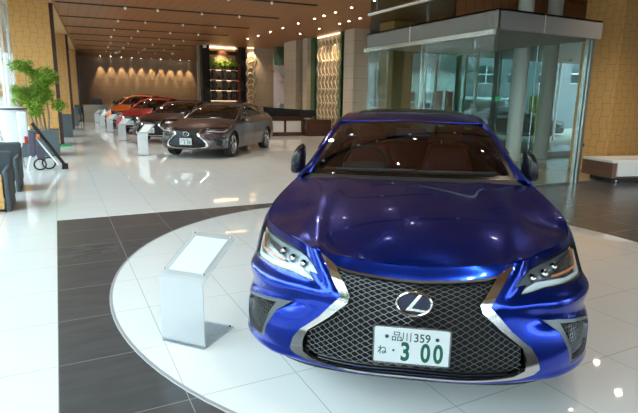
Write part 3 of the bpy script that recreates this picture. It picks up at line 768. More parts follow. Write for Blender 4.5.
# ------------------------------------------------------------------ camera
F_PX, PITCH, ROLL, YAW, CH = 506.43, .2070, .0155, .4733, 1.518
def make_camera():
    cy, sy, cp, sp, cr, sr = math.cos(YAW), math.sin(YAW), math.cos(PITCH), math.sin(PITCH), math.cos(ROLL), math.sin(ROLL)
    fw = Vector((sy * cp, cy * cp, -sp)); rt = Vector((cy, -sy, 0)); up = rt.cross(fw)
    r2 = rt * cr + up * sr; u2 = -rt * sr + up * cr
    cam = bpy.data.cameras.new('camera'); cam.sensor_width = 36; cam.lens = F_PX / 638 * 36; cam.clip_end = 300
    o = bpy.data.objects.new('camera', cam); COL.objects.link(o)
    m = Matrix.Identity(4)
    for i, v in enumerate((r2, u2, -fw)):
        for j in range(3): m[j][i] = v[j]
    m.translation = (0, 0, CH); o.matrix_world = m; SC.camera = o
make_camera()
SC.view_settings.view_transform = 'Standard'; SC.view_settings.look = 'None'; SC.view_settings.gamma = 1; SC.view_settings.use_curve_mapping = False
SC.view_settings.exposure = 0.35
SC.cycles.sample_clamp_indirect = 6.; SC.cycles.max_bounces = 10; SC.cycles.transparent_max_bounces = 24; SC.cycles.glossy_bounces = 5; SC.cycles.caustics_reflective = False; SC.cycles.caustics_refractive = False

K = 1.10                      # depth scale of the far shell
CZ = 4.30                     # ceiling height
def SX(name, mb, m, **k): return struct(mb.build(name, M[m] if isinstance(m, str) else m, **k))

# ------------------------------------------------------------------ room shell
SX('floor', MB().box(-3.0, -9.2, -.12, 17, 41, 0), 'floor', smooth=False)
def lx(y): return -1.66 + .050 * (y - 9)        # line of the left window wall
# ceiling slab and the lines of its slots, nothing cut out
SLOT = []
TA = math.radians(-5.6)
for k, (xa, ya, L) in enumerate([(K * a_, K * b_, K * c_) for a_, b_, c_ in [(.18, 13.70, 6.4), (.20, 16.36, 6.35), (.32, 19.08, 6.2), (.50, 21.62, 6.0), (.70, 24.10, 5.7), (.95, 26.60, 5.5), (1.1, 29.1, 5.3), (1.3, 31.6, 5.0), (.1, 11.05, 6.5), (.1, 8.4, 6.5), (.1, 5.8, 6.5), (.1, 3.1, 6.5), (.1, .5, 6.5)]]):
    SLOT.append((xa, ya, L))
SX('ceiling', MB().box(-3.0, -9.2, CZ, 17, 41, CZ + .2), 'ceiling', smooth=False)
for k, (xa, ya, L) in enumerate(SLOT):
    t = thing('ceiling_slot', 'long black lighting slot across the wood ceiling', 'light track', (xa, ya, CZ), TA, 'black slots across the wood ceiling')
    MB().box(0, -.085, -.012, L, .085, .004).build('slot_dark_strip', M['slot_dark'], t, smooth=False)  # near-black strip below the slab, painting the dark of a recess
    MB().box(0, -.092, -.014, L, -.082, .002).box(0, .082, -.014, L, .092, .002).build('slot_edge', M['plastic'], t, smooth=False)
# light wood soffit over the columns
y0, y1 = -9, 40.1
sf = MB().add([(lx(y0) - 1, y0, CZ - .06), (.11 + .068 * (y0 - 17.8), y0, CZ - .06), (.11 + .068 * (y1 - 17.8), y1, CZ - .06), (lx(y1) - 1, y1, CZ - .06),
               (lx(y0) - 1, y0, CZ), (.11 + .068 * (y0 - 17.8), y0, CZ), (.11 + .068 * (y1 - 17.8), y1, CZ), (lx(y1) - 1, y1, CZ)], [(0, 1, 2, 3), (4, 7, 6, 5), (0, 4, 5, 1), (1, 5, 6, 2), (2, 6, 7, 3), (3, 7, 4, 0)])
SX('trim_soffit', sf, 'soffit', smooth=False)
for ya in (8.6, 9.8, 11, 12.2, 13.4, 14.6, 19.2, 20.6, 22, 26.8, 28.4):
    ya *= K; xs = .11 + .068 * (ya - 17.8) - .48
    t = tag(MB().box(xs - .09, ya, CZ - .075, xs + .09, ya + .75, CZ - .058).build('ceiling_vent', M['plastic'], smooth=False), 'small dark vent slot in the light wood soffit above the window columns', 'vent', 'vent slots in the soffit')
def left_wall_piece(name, ya, yb, z0, z1, th, m, inset=0.):
    xa, xb = lx(ya) + inset, lx(yb) + inset
    return SX(name, MB().add([(xa, ya, z0), (xa - th, ya, z0), (xb - th, yb, z0), (xb, yb, z0), (xa, ya, z1), (xa - th, ya, z1), (xb - th, yb, z1), (xb, yb, z1)],
        [(0, 1, 2, 3), (4, 7, 6, 5), (0, 4, 5, 1), (1, 5, 6, 2), (2, 6, 7, 3), (3, 7, 4, 0)]), m, smooth=False)
left_wall_piece('wall_left', 34.0, 40.1, 0, CZ, .12, 'column', -.05)
left_wall_piece('window_1', -9, 34.0, .08, CZ - .06, .012, 'glass')
left_wall_piece('baseboard_left', -9, 40.1, 0, .08, .10, 'steel', .03)
yy = -8.0
mull = MB()
while yy < 34:
    x = lx(yy); mull.box(x - .06, yy - .025, .08, x + .02, yy + .025, CZ - .06); yy += 1.8
mull.box(0, 0, 0, .001, .001, .001) if False else None
SX('window_1_mullions', mull, 'steel', smooth=False)

def wood_column(label, x0, x1, y0, y1, strip=False):
    t = thing('clad_column', label, 'column', ((x0 + x1) / 2, y0, 0))
    cx = (x0 + x1) / 2
    MB().box(x0 - cx, 0, 0, x1 - cx, y1 - y0, CZ - .06).build('cladding', M['column'], t, smooth=False)
    if strip: MB().box(x1 - cx, .10, 0, x1 - cx + .11, y1 - y0, CZ - .06).build('recess_strip', M['desk_wood'], t, smooth=False)
    MB().box(x0 - cx - .01, -.01, 0, x1 - cx + .01, .01, .06).build('plinth', M['plastic'], t, smooth=False)
    return t
wood_column('honey wood clad column at the window, behind the leafy tree', -1.03, .02, 17.9, 18.9, True)
wood_column('honey wood clad column between the leafy tree and the furthest window column', -.36, .58, 26.4, 27.4, True)
wood_column('narrow looking honey wood clad column, furthest along the window wall', .35, 1.25, 35.0, 36.0, True)
wood_column('massive wood clad column behind the white bench', 10.95, 12.3, 7.22, 8.15)
wood_column('wood clad column behind the left end of the grey canopy', 10.6, 11.45, 15.2, 16.1)
# socket plate on the bench column
sp = thing('wall_socket', 'small dark twin socket plate low on the wood column by the bench', 'socket', (10.935, 7.85, .58), math.radians(-90))
MB().box(-.075, -.004, -.035, .075, .012, .035).build('plate', M['steel'], sp, bevel=.004)
for dx in (-.032, .032): MB().box(dx - .02, -.008, -.02, dx + .02, .0, .02).build('socket', M['black'], sp)

# back wall
SX('wall_back', MB().box(K * -1, K * 36.5, 0, K * 9.2, K * 36.7, CZ), 'backwall', smooth=False)
# right side of the far end: shelf bay, stone piers, stairs, lattice
SX('wall_far_right', MB().box(K * 9.0, K * 25.9, 0, K * 9.2, K * 36.5, CZ), 'backwall', smooth=False)
SX('wall_shelf_bay', MB().box(K * 6.35, K * 25.75, 0, K * 9.0, K * 25.9, CZ), 'backwall', smooth=False)
SX('wall_stone_pier', MB().box(K * 9.14, K * 25.2, 0, K * 10.15, K * 26.2, CZ), 'stone', smooth=False)
SX('wall_stone_wide', MB().box(K * 9.45, K * 20.9, 0, K * 10.25, K * 22.2, CZ), 'stone', smooth=False)
SX('wall_stone_strip', MB().box(K * 9.55, K * 19.95, 0, K * 9.95, K * 20.4, CZ), 'stone', smooth=False)
SX('wall_stone_front', MB().box(K * 9.68, K * 16.35, 0, K * 11.25, K * 17.05, CZ), 'stone', smooth=False)
SX('wall_stair_back', MB().box(K * 10.9, K * 17.1, 0, K * 11.0, K * 30, CZ), 'column', smooth=False)
SX('trim_dark_reveal', MB().box(K * 9.90, K * 20.4, 0, K * 10.0, K * 20.9, CZ), 'desk_wood', smooth=False)
SX('wall_lattice_back', MB().box(K * 10.02, K * 17.05, 0, K * 10.12, K * 20.4, CZ), 'stone', smooth=False)
SX('window_2', MB().box(K * 9.72, K * 19.45, .05, K * 9.735, K * 19.95, CZ - .02), 'glass_green', smooth=False)
SX('window_3', MB().box(K * 9.72, K * 17.06, .05, K * 9.735, K * 17.5, CZ - .02), 'glass_green', smooth=False)
# door outline in the stone piers
for n, (xa, xb, yy) in enumerate(((K * 9.35, K * 9.95, K * 25.19), (K * 10.05, K * 10.95, K * 16.34))):
    SX('door_%d' % (n + 1), MB().box(xa, yy - .006, 0, xa + .015, yy + .02, 1.1).box(xb, yy - .006, 0, xb + .015, yy + .02, 1.1).box(xa, yy - .006, 1.1, xb + .015, yy + .02, 1.115), 'plastic', smooth=False)

# carved lattice panels lit from above
def lattice(label, loc, rz, w, h):
    t = thing('lattice_panel', label, 'decorative panel', loc, rz)
    MB().box(-w / 2, .04, 0, w / 2, .06, h).build('backing', mat('pale lattice backing', (.42, .31, .18), .6), t, smooth=False)
    m = MB(); c = .30; nx = max(1, int(w / c)); nz = int(h / c)
    for i in range(nx + 1):
        x = -w / 2 + i * w / nx
        pts = []
        for k in range(nz * 2 + 1):
            pts.append((x + (.09 if (k % 4 == 1) else (-.09 if k % 4 == 3 else 0)), 0.0, k * h / (nz * 2)))
        m.tube(pts, .022, 4)
    for k in range(nz):
        z = (k + .5) * h / nz
        for i in range(nx):
            xa, xb = -w / 2 + i * w / nx, -w / 2 + (i + 1) * w / nx
            m.tube([(xa, 0, z - .05), ((xa + xb) / 2, .02, z + .05), (xb, 0, z - .05)], .018, 4)
    m.build('lattice', mat('ivory lattice', (.80, .70, .55), .4), t)
    MB().box(-w / 2, -.05, h - .02, w / 2, -.02, h).build('light_strip', M['cove'], t, smooth=False)
    return t
lattice('tall ivory lattice panel glowing from its top edge, beside the lobby desk', (10.78, 20.32, 0.02), math.radians(-90), 2.08, CZ - .05) 
lattice('narrow ivory lattice panel beside the plant shelf', (9.76, 27.60, 0.02), 0, .38, CZ - .05)
L_ = bpy.data.objects
# staircase behind the piers
st = thing('staircase', 'white sided staircase rising behind the stone piers', 'stairs', (10.45, 25.9, 0))
for k in range(16): MB().box(.1, .9 - k * .0 + 0, .2 + k * .19, .9, 1.0, .26 + k * .19) if False else None
MB().prism([(0, 3.6), (0, 3.25), (1.3, 1.75), (1.3, 2.1)], .0, .08, 'xz').build('stringer', M['white'], st, smooth=False)
for k in range(9):
    MB().box(.1 + k * .13, .08, 3.28 - k * .17, .28 + k * .13, 1.2, 3.32 - k * .17).build('tread', M['column'], st, smooth=False)
MB().box(0, -.02, 3.3, .6, -.005, CZ - .05).build('glass_panel', M['glass_green'], st, smooth=False)
MB().box(.2, -.30, 0, 1.0, -.285, 1.3).build('glass_panel', M['glass_green'], st, smooth=False)
MB().tube([(.15, -.29, 0), (.15, -.29, 1.35)], .02, 8).build('glass_post', M['steel'], st)

# ------------------------------------------------------------------ plant shelf between black posts
sh = thing('display_shelf', 'tall open display shelf between black posts under the ceiling', 'shelf', (8.305, 27.94, -.152)); sh.scale = (K, K, K)
MB().box(-1.10, -.15, .14, -.72, .3, 4.04).build('side_post', M['black'], sh, smooth=False)
MB().box(.86, -.15, .14, 1.10, .3, 4.04).build('side_post', M['black'], sh, smooth=False)
MB().box(-.72, .26, .14, .86, .30, 4.04).build('back_panel', mat('lit tan back panel', (.62, .44, .28), .5), sh, smooth=False)
for z in (.16, .55, .98, 1.42, 1.92, 2.42, 2.92): MB().box(-.72, -.10, z, .86, .26, z + .045).build('shelf_board', M['desk_wood'], sh, smooth=False)
MB().box(-.72, -.13, 3.62, .86, -.08, 3.80).build('top_rail', M['desk_wood'], sh, smooth=False)
MB().box(.70, -.12, .14, .86, .26, 4.04).build('upright', M['desk_wood'], sh, smooth=False)
[MB().box(-.70, .235, z - .02, .70, .258, z - .002).build('light_strip', M['added_shelf_strip'], sh, smooth=False) for z in (1.42, 1.92, 2.42, 2.92)]  # glowing strips added under the boards to brighten the shelf
MB().box(-.7, .20, 4.04 - .06, .7, .24, 4.04 - .02).build('light_strip', M['cove'], sh, smooth=False)
wave = 0
for r, z in enumerate((.60, 1.03, 1.465, 1.965, 2.465)):
    for c, x in enumerate((-.52, 0.02, .52)):
        if r in (0, 1): continue
        h = .44 if r > 1 else .36
        s_ = 1 if c < 2 else -1
        pr = [(0, 0), (.20, 0), (.20 + s_ * .07, h * .5), (.20, h), (0, h), (s_ * .07, h * .5)]
        o = MB().prism([(a + x - .10, b) for a, b in pr], -.06, .14, 'xz').build('black_vase', M['blackmatte'], loc=(8.305, 27.94, K * z - .150), smooth=False); o.scale = (K, K, K)
        tag(o, 'black angular block vase on the %s shelf, %s' % (('second', 'third', 'fourth', 'upper middle', 'top')[r] if r > 1 else 'x', ('at its left end', 'in its middle', 'at its right end')[c]), 'vase', 'black angular vases on the display shelf')
def leaf_mesh(n, rad, size, squash=1., seed=1, up=.3, centers=None):
    rnd = random.Random(seed); mb = MB()
    for i in range(n):
        if centers: c0, rr = rnd.choice(centers)
        else: c0, rr = (0, 0, 0), rad
        while 1:
            p = Vector((rnd.uniform(-1, 1), rnd.uniform(-1, 1), rnd.uniform(-1, 1)))
            if .15 < p.length < 1: break
        p = Vector((p.x * rr, p.y * rr, p.z * rr * squash)) + Vector(c0)
        d = Vector((rnd.uniform(-1, 1), rnd.uniform(-1, 1), rnd.uniform(-.8, up))).normalized(); s = d.cross(Vector((rnd.uniform(-.3, .3), rnd.uniform(-.3, .3), 1))).normalized(); L = size * rnd.uniform(.7, 1.3)
        nn = d.cross(s) * L * .12
        mb.add([p, p + d * L * .5 + s * L * .22 + nn, p + d * L, p + d * L * .5 - s * L * .22 + nn], [(0, 1, 2, 3)])
    return mb
for c, x in enumerate((-.50, -.02, .46)):
    t = thing('shelf_plant', ('bushy green plant on top of the display shelf, nearest the left black post', 'lime green plant on top of the display shelf, in the middle', 'bushy green plant on top of the display shelf, nearest the right black post')[c], 'plant', (8.305 + K * x, 27.94, K * 2.968 - .150)); t.scale = (K, K, K)
    MB().lathe([(.09, 0), (.12, .14), (.11, .15)], 12).build('pot', M['plastic'], t)
    leaf_mesh(260, .30, .14, .95, 30 + c, centers=[((0, -.02, .34), .18), ((-.07, -.02, .22), .13), ((.07, -.02, .22), .13)]).build('foliage', M['leaf_lime' if c == 1 else 'leaf'], t, smooth=False, fixn=False)
rnd = random.Random(3)
orn = [('white ceramic bowl', 'bag_white'), ('red lacquer bowl', 'red_part'), ('pale green bowl', 'green'), ('cream round vase', 'cushion'), ('orange bowl', 'orange_part'), ('grey bowl', 'steel')]
for i in range(6):
    nm, mm = orn[i]; z = 1.025 if i < 4 else .595; x = (-.55, -.2, .12, .45, -.3, .2)[i]
    o = MB().lathe([(.05, 0), (.12, .05), (.14, .12), (.12, .15), (.10, .15), (.115, .11), (.03, .03)], 16, cap=True).build('ornament_bowl', M[mm], loc=(8.305 + K * x, 27.99, K * z - .150))
    tag(o, nm + ' on the lower boards of the display shelf', 'bowl', 'bowls on the display shelf')
for i, (x, z) in enumerate(((-.25, 2.467), (.28, 2.467), (-.22, 1.967), (.27, 1.967))):
    t = thing('potted_succulent', ('low green succulent left of the middle block on the top vase shelf', 'low green succulent right of the middle block on the top vase shelf', 'low green succulent left of the middle block on the shelf below the top one', 'low green succulent right of the middle block on the shelf below the top one')[i], 'plant', (8.305 + K * x, 27.97, K * z - .150))
    MB().lathe([(.06, 0), (.075, .08)], 10).build('pot', M['blackmatte'], t)
    leaf_mesh(50, .1, .06, .5, 60 + i, centers=[((0, 0, .11), .06)]).build('foliage', M['leaf_dark'], t, smooth=False, fixn=False)

# ------------------------------------------------------------------ lobby desk
dk = thing('reception_desk', 'dark wood reception desk with glowing white front panels', 'desk', (8.50, 20.2, 0), math.radians(-3)); dk.scale = (.93, .93, .96)
MB().box(-.80, -.15, 0, 1.02, .55, .80).build('cabinet', M['desk_wood'], dk, bevel=.01)
MB().prism([(-.86, -.25), (1.30, -.25), (1.30, .60), (-.86, .60)], .80, .86, 'xy').build('worktop', M['desk_wood'], dk, smooth=False)
MB().box(1.02, -.55, 0, 2.25, .45, .72).build('side_cabinet', M['desk_wood'], dk, bevel=.01)
for xa in (-.68, .17): MB().box(xa, -.165, .17, xa + .72, -.148, .66).build('front_panel', mat('ribbed white panel', (.62, .60, .57), .4), dk, smooth=False)
MB().prism([(-.86, .86), (1.0, .86), (1.45, .80), (1.45, 1.12), (-.90, 1.26)], -.10, -.04, 'xz').build('screen_panel', M['black'], dk, smooth=False)
MB().box(.85, -.13, .86, 1.62, .3, 1.14).build('screen_box', M['blackmatte'], dk, smooth=False)

# ------------------------------------------------------------------ glass vestibule with grey canopy
can = thing('entrance_canopy', 'grey metal canopy band round the top of the glass entrance box', 'canopy', (6.55, 6.45, 0))
MB().box(0, 0, 2.71, 2.62, .05, 3.03).build('front_band', M['fascia'], can, smooth=False)
MB().box(-.02, 0, 2.71, .03, 4.0, 3.03).build('side_band', M['fascia'], can, smooth=False)
MB().box(-.02, 0, 3.0, 2.62, 4.0, 3.03).build('top_plate', M['fascia'], can, smooth=False)
MB().box(.03, .05, 2.70, 2.62, 4.0, 2.72).build('soffit', mat('canopy soffit', (.30, .27, .24), .5), can, smooth=False)
MB().box(1.075, -.006, 2.71, 1.085, 0, 3.03).build('joint_strip', M['white'], can, smooth=False)
MB().box(-.026, 2.35, 2.71, -.02, 2.37, 3.03).build('joint_strip', M['white'], can, smooth=False)
MB().box(-.09, .02, 2.62, -.02, 4.0, 2.70).build('door_track', M['steel'], can, smooth=False)
tag(MB().tube([(6.42, 6.2, 3.42), (6.42, 10.2, 3.42)], .045, 10).build('ceiling_pipe', M['steel'], None), 'thin white pipe running above the grey canopy', 'pipe')
for i, y in enumerate((7.0, 8.5, 9.9)):
    tag(MB().tube([(6.42, y, 3.465), (6.42, y, CZ)], .012, 6).build('pipe_hanger', M['steel'], None), 'thin rod holding the pipe above the canopy to the ceiling', 'hanger', 'pipe hangers above the canopy')
SX('window_4', MB().box(6.58, 6.46, .03, 8.80, 6.472, 2.72), 'glass', smooth=False)
SX('window_5', MB().box(6.53, 6.50, .03, 6.542, 10.40, 2.72), 'glass', smooth=False)
SX('trim_1', MB().box(6.52, 6.44, 0, 9.95, 6.49, .03).box(6.52, 6.49, 0, 6.56, 10.4, .03), 'steel', smooth=False)
for i, (x, y, lab) in enumerate(((8.83, 6.44, 'steel door post at the open end of the glass box'), (8.95, 6.44, 'second steel door post beside the wood column'))):
    tag(MB().box(x - .025, y - .02, 0, x + .025, y + .05, 2.70).build('door_post', M['steel'], None, smooth=False), lab, 'post')
for i, (x, y) in enumerate(((7.55, 6.465), (6.535, 8.4))):
    tag(MB().box(x - .004, y - .004, .03, x + .004, y + .01, 2.7).build('glass_joint', M['steel'], None, smooth=False), 'thin joint strip in the %s of the glass box' % ('front', 'side')[i], 'joint')
tag(MB().box(6.62, 6.452, 1.55, 6.74, 6.4595, 1.62).build('exit_sticker', M['green'], None, smooth=False), 'small green sticker on the glass box corner', 'sticker')
SX('floor_entrance_mat', MB().box(6.56, 6.49, 0, 11.1, 10.3, .006), mat('tan stone entrance floor', (.42, .33, .25), .12), smooth=False)
# outer facade
SX('window_6', MB().box(6.56, 10.36, .10, 17, 10.372, CZ), 'facade_glass', smooth=False)
SX('window_7', MB().box(12.3, 10.4, .10, 12.312, 17.9, CZ), 'facade_glass', smooth=False)
SX('trim_2', MB().box(10.2, 10.25, 0, 17, 10.45, .10).box(12.25, 10.45, 0, 12.35, 17.9, .10), 'white', smooth=False)
fm = MB()
for x in (8.2, 9.9, 12.9, 14.2, 15.5): fm.box(x - .02, 10.33, .0, x + .02, 10.41, CZ)
for y in (11.9, 13.4, 14.9, 16.4): fm.box(12.27, y - .02, .0, 12.34, y + .02, CZ)
SX('window_6_mullions', fm, 'steel', smooth=False)
for i, (x, y, lab) in enumerate(((10.80, 9.75, 'thick white round column in the glass entrance, nearer the blue car'), (12.18, 10.0, 'thick white round column in the glass entrance, nearer the wood column'), )):
    tag(MB().lathe([(.195, 0), (.195, CZ)], 32, c=(x, y, 0)).build('round_column', M['pole']), lab, 'column')
for i, (x, y, lab) in enumerate(((12.9, 14.4, 'slim white round column outside seen through the glass box, further one'), (12.7, 12.4, 'slim white round column outside seen through the glass box, nearer one'))):
    tag(MB().lathe([(.11, 0), (.11, CZ)], 20, c=(x, y, 0)).build('round_column', M['pole']), lab, 'column')
# remaining shell
SX('wall_right', MB().box(16.9, -5.0, 0, 17.1, 10.3, CZ), 'stone', smooth=False)
SX('window_9_added', MB().box(16.95, -9.0, .1, 16.97, -5.0, CZ), 'window_tinted', smooth=False)  # unseen window added to brighten the right foreground and bumper
rm_ = MB()
for y in np.arange(-7.2, -5, 1.9): rm_.box(16.92, y - .03, 0, 17.0, y + .03, CZ)
SX('window_9_added_mullions', rm_, 'steel', smooth=False)
SX('trim_5', MB().box(16.9, -9.0, 0, 17.0, -5.0, .1), 'steel', smooth=False)
SX('window_8', MB().box(-2.6, -9.02, .1, 17, -9.0, CZ), 'window_tinted', smooth=False)
bm_ = MB()
for x in np.arange(-2.4, 17, 1.9): bm_.box(x - .03, -9.05, 0, x + .03, -8.95, CZ)
bm_.box(-2.6, -9.05, 2.6, 17, -8.95, 2.68)
SX('window_8_mullions', bm_, 'steel', smooth=False)
SX('trim_3', MB().box(-2.6, -9.05, 0, 17, -8.95, .1), 'steel', smooth=False)

SX('trim_4', MB().box(9.0, 10.30, 3.30, 17, 10.36, CZ).box(12.24, 10.3, 3.30, 12.3, 17.9, CZ), 'ceiling', smooth=False)
SX('ceiling_outside', MB().box(12.4, 10.45, 3.35, 24, 16.5, 3.7), 'ceiling', smooth=False)
SX('wall_camera_side_added', MB().box(13.5, -8.94, 0, 17, -8.8, CZ).box(-2.6, -8.94, 3.1, 13.5, -8.8, CZ), 'stone', smooth=False)  # unseen wall and header added to cut bright reflections in the chrome
# ------------------------------------------------------------------ round platform
def ell(prof, cap=True):
    m = MB().lathe(prof, 128, cap=cap); m.v = [(x * 2.735 + 2.989, y * 2.93 + 3.718, z) for x, y, z in m.v]; return m
SX('floor_disc', ell([(1.0, .0), (1.0, .004), (.998, .005)]), 'disc', ang=30)
rg = ell([(1, 0), (1, .0055), (1.007, .0055), (1.008, 0)], False); SX('trim_disc_rim', rg, 'disc_rim', ang=30)

# ------------------------------------------------------------------ cars
hero = make_sedan('deep blue sedan facing the camera on the round white floor disc', 'car', (1.335, 1.672, .005), -.625)
cars = [('grey', (2.85, 13.0), -40, 'warm grey sedan standing nearest in the far row, plate and wheels showing', (1, .945, .99)),
        ('brown', (2.72, 17.75), -40, 'dark brown sedan between the warm grey sedan and the red car', (1, .97, 1.0)),
        ('redp', (2.68, 22.6), -38, 'bright red car between the dark brown and the orange car', (1., .92, 1.06)),
        ('orangep', (2.65, 27.1), -38, 'orange tall car between the red and the silver car', (1., .92, 1.16)),
        ('silverp', (2.70, 31.4), -38, 'silver car furthest down the row, in front of the beige back wall', (1., .95, 1.10))]
bl = bpy.data.materials['deep blue metallic paint'].name; rl = M['red_leather'].name
for mk, (x, y), a, lab, sc in cars:
    copy_tree(hero, (x, y, 0), math.radians(a), lab, 'cars lined up down the hall', {bl: M[mk], rl: M['dash']}, sc, skip=('windshield_sticker',))

# ------------------------------------------------------------------ information stands
def make_stand():
    t = thing('info_stand', 'large frosted acrylic information stand holding a white sheet, beside the blue sedan', 'stand', (.585, 2.98, .005), math.atan2(-.24, .21))
    W_ = .32; h = .44; th = .010
    prof = [(.35, 0), (.0, 0)]
    # one bent sheet: foot, upright, slanted top
    path = [(.012, .012), (.0, .03), (0, h - .03), (.008, h - .010), (.03, h + .006), (.375, .615)]
    outer = path; inner = [(.022, .022), (th, .034), (th, h - .034), (.016, h - .018), (.034, h - .005), (.379, .605)]
    poly = outer + inner[::-1]
    n = len(path); vs = []; fs = []
    for x in (-W_ / 2, W_ / 2):
        vs += [(x, a, b) for a, b in outer] + [(x, a, b) for a, b in inner]
    for i in range(n - 1):
        fs += [(i, i + 1, 2 * n + i + 1, 2 * n + i), (n + i, 3 * n + i, 3 * n + i + 1, n + i + 1), (i, n + i, n + i + 1, i + 1), (2 * n + i, 2 * n + i + 1, 3 * n + i + 1, 3 * n + i)]
    fs += [(0, 2 * n, 3 * n, n), (n - 1, 2 * n - 1, 4 * n - 1, 3 * n - 1)]
    MB().add(vs, fs).build('bent_sheet', M['acrylic'], t, ang=25)
    MB().box(-W_ / 2, .0, 0, W_ / 2, .345, .012).build('foot_plate', M['acrylic_base'], t, smooth=False)
    sl = math.atan2(.615 - h - .006, .345)
    T = Matrix.Translation((0, .03, h + .012)) @ Matrix.Rotation(sl, 4, 'X')
    MB().box(-.125, .03, 0, .125, .355, .0015, T).build('paper_sheet', M['paper'], t, smooth=False)
    MB().box(-W_ / 2, -.005, .003, W_ / 2, .385, .009, T).build('cover_sheet', M['cover'], t, smooth=False)
    for x in (-.145, .145):
        for y in (.015, .37): MB().lathe([(.007, 0), (.007, .006), (.004, .008)], 10, T=T @ Matrix.Translation((x, y, .009))).build('bolt', M['steel'], t)
    for x, y in ((W_ / 2 - .02, .02), (W_ / 2 - .02, .325)): MB().lathe([(.007, 0), (.006, .008)], 10, c=(x, y, .012)).build('foot_bolt', M['blackmatte'], t)
    return t
stand = make_stand()
for i, (y, lab) in enumerate(((14.13, 'warm grey'), (19.25, 'dark brown'), (24.2, 'red'), (28.8, 'orange'), (33.2, 'silver'))):
    copy_tree(stand, (1.96 + .03 * i, y, 0), math.radians(-40), 'small frosted information stand in front of the %s car' % lab, 'small information stands along the car row', scale=(.95, 1., 1.32 if i == 0 else 1.25))

# ------------------------------------------------------------------ bench
bn = thing('lounge_bench', 'low walnut bench with a white leather cushion in front of the wood column', 'bench', (9.55, 6.14, 0), math.radians(-14))
MB().box(.0, 0, .10, .35, .75, .42).build('end_cabinet', M['walnut'], bn, smooth=False) if False else None
MB().box(0, 0, .105, 2.3, .82, .40).build('base_cabinet', M['walnut'], bn, bevel=.004)
MB().box(.14, .10, 0, 2.1, .72, .105).build('plinth', M['black'], bn, smooth=False)
MB().prism([(-.0, .402), (2.3, .402), (2.3, .455), (0.0, .455)], .012, .82, 'xz').build('seat_cushion', M['cushion'], bn, bevel=.012)
MB().box(.10, -.03, .14, 2.3, .015, .452).build('front_cushion', M['cushion'], bn, bevel=.012)
for x in (.2, 1.2): MB().lathe([(.022, 0), (.022, .02)], 12, 'y', (x, .085, .035)).build('caster', M['steel'], bn)

# ------------------------------------------------------------------ armchairs by the window
def armchair(label, x, y, wood=False):
    t = thing('armchair', label, 'armchair', (x, y, 0), 0)
    MB().box(-.38, -.36, .16, .28, .30, .40).build('seat_cushion', M['charcoal'], t, bevel=.04, seg=3)
    MB().prism([(-.38, .12), (-.24, .12), (-.24, .70), (-.30, .74), (-.38, .72)], -.42, .42, 'xz').build('backrest', M['charcoal'], t, bevel=.03, seg=3) if False else None
    MB().box(-.46, .26, .10, .36, .40, .74).build('backrest', M['charcoal'], t, bevel=.04, seg=3)
    MB().box(.28, -.42, .0, .35, .34, .55).build('armrest', M['charcoal'], t, bevel=.025, seg=3)
    MB().box(-.46, -.42, .0, -.39, .34, .55).build('armrest', M['charcoal'], t, bevel=.025, seg=3)
    if wood: MB().box(-.38, -.435, .04, .27, -.385, .50).build('front_panel', M['column'], t, smooth=False)
    return t
armchair('charcoal armchair by the window, beside the white bag', -.96, 9.72)
armchair('charcoal armchair with a wood front panel at the left edge, nearest the camera', -.99, 8.15, True)

# ------------------------------------------------------------------ planters
def planter(label, x1, y0, w, d, h):
    t = thing('planter_box', label, 'planter', (x1 - w / 2, y0, 0))
    m = MB(); m.box(-w / 2, 0, .02, w / 2, .03, h).box(-w / 2, d - .03, .02, w / 2, d, h).box(-w / 2, .03, .02, -w / 2 + .03, d - .03, h).box(w / 2 - .03, .03, .02, w / 2, d - .03, h).box(-w / 2 + .03, .03, .0, w / 2 - .03, d - .03, .06)
    m.build('tub', M['planter'], t, smooth=False); MB().box(-w / 2 + .03, .03, .06, w / 2 - .03, d - .03, h - .04).build('gravel', M['soil'], t, smooth=False); return t
planter('slate planter box holding the leafy tree by the window', .0, 14.7, 1.10, .9, .66)
planter('tall slate planter box between the tree and the further column', .48, 21.5, .95, .9, .84)
planter('slate planter box furthest along the window columns', 1.0, 30.2, .9, .8, .90)
tr = thing('potted_tree', 'slender leafy green tree rising from the slate planter by the window', 'tree', (-.40, 15.1, .625))
rnd = random.Random(11)
cent = []
for i in range(5):
    a = i * 1.3; bx, by = .16 * math.cos(a), .12 * math.sin(a); pts = []
    dx, dy = rnd.uniform(-.22, .22), rnd.uniform(-.2, .2)
    for k in range(8):
        q = k / 7; pts.append((bx + dx * q + .05 * math.sin(q * 5 + i), by + dy * q, q * 1.45))
    MB().tube(pts, [.032 - .022 * k / 7 for k in range(8)], 7).build('trunk', M['bark'], tr)
    for k in range(3, 8):
        cent.append(((pts[k][0] + rnd.uniform(-.26, .30), pts[k][1] + rnd.uniform(-.3, .3), pts[k][2] + rnd.uniform(-.1, .22)), rnd.uniform(.13, .24)))
tag(leaf_mesh(4200, .3, .11, .8, 5, centers=cent).build('foliage', M['leaf'], tr, smooth=False, fixn=False))
tag(MB().box(.03, 17.5, 0, .30, 18.0, .035).build('green_floor_pad', M['green'], None, bevel=.01), 'small bright green pad on the floor behind the tree planter', 'pad')

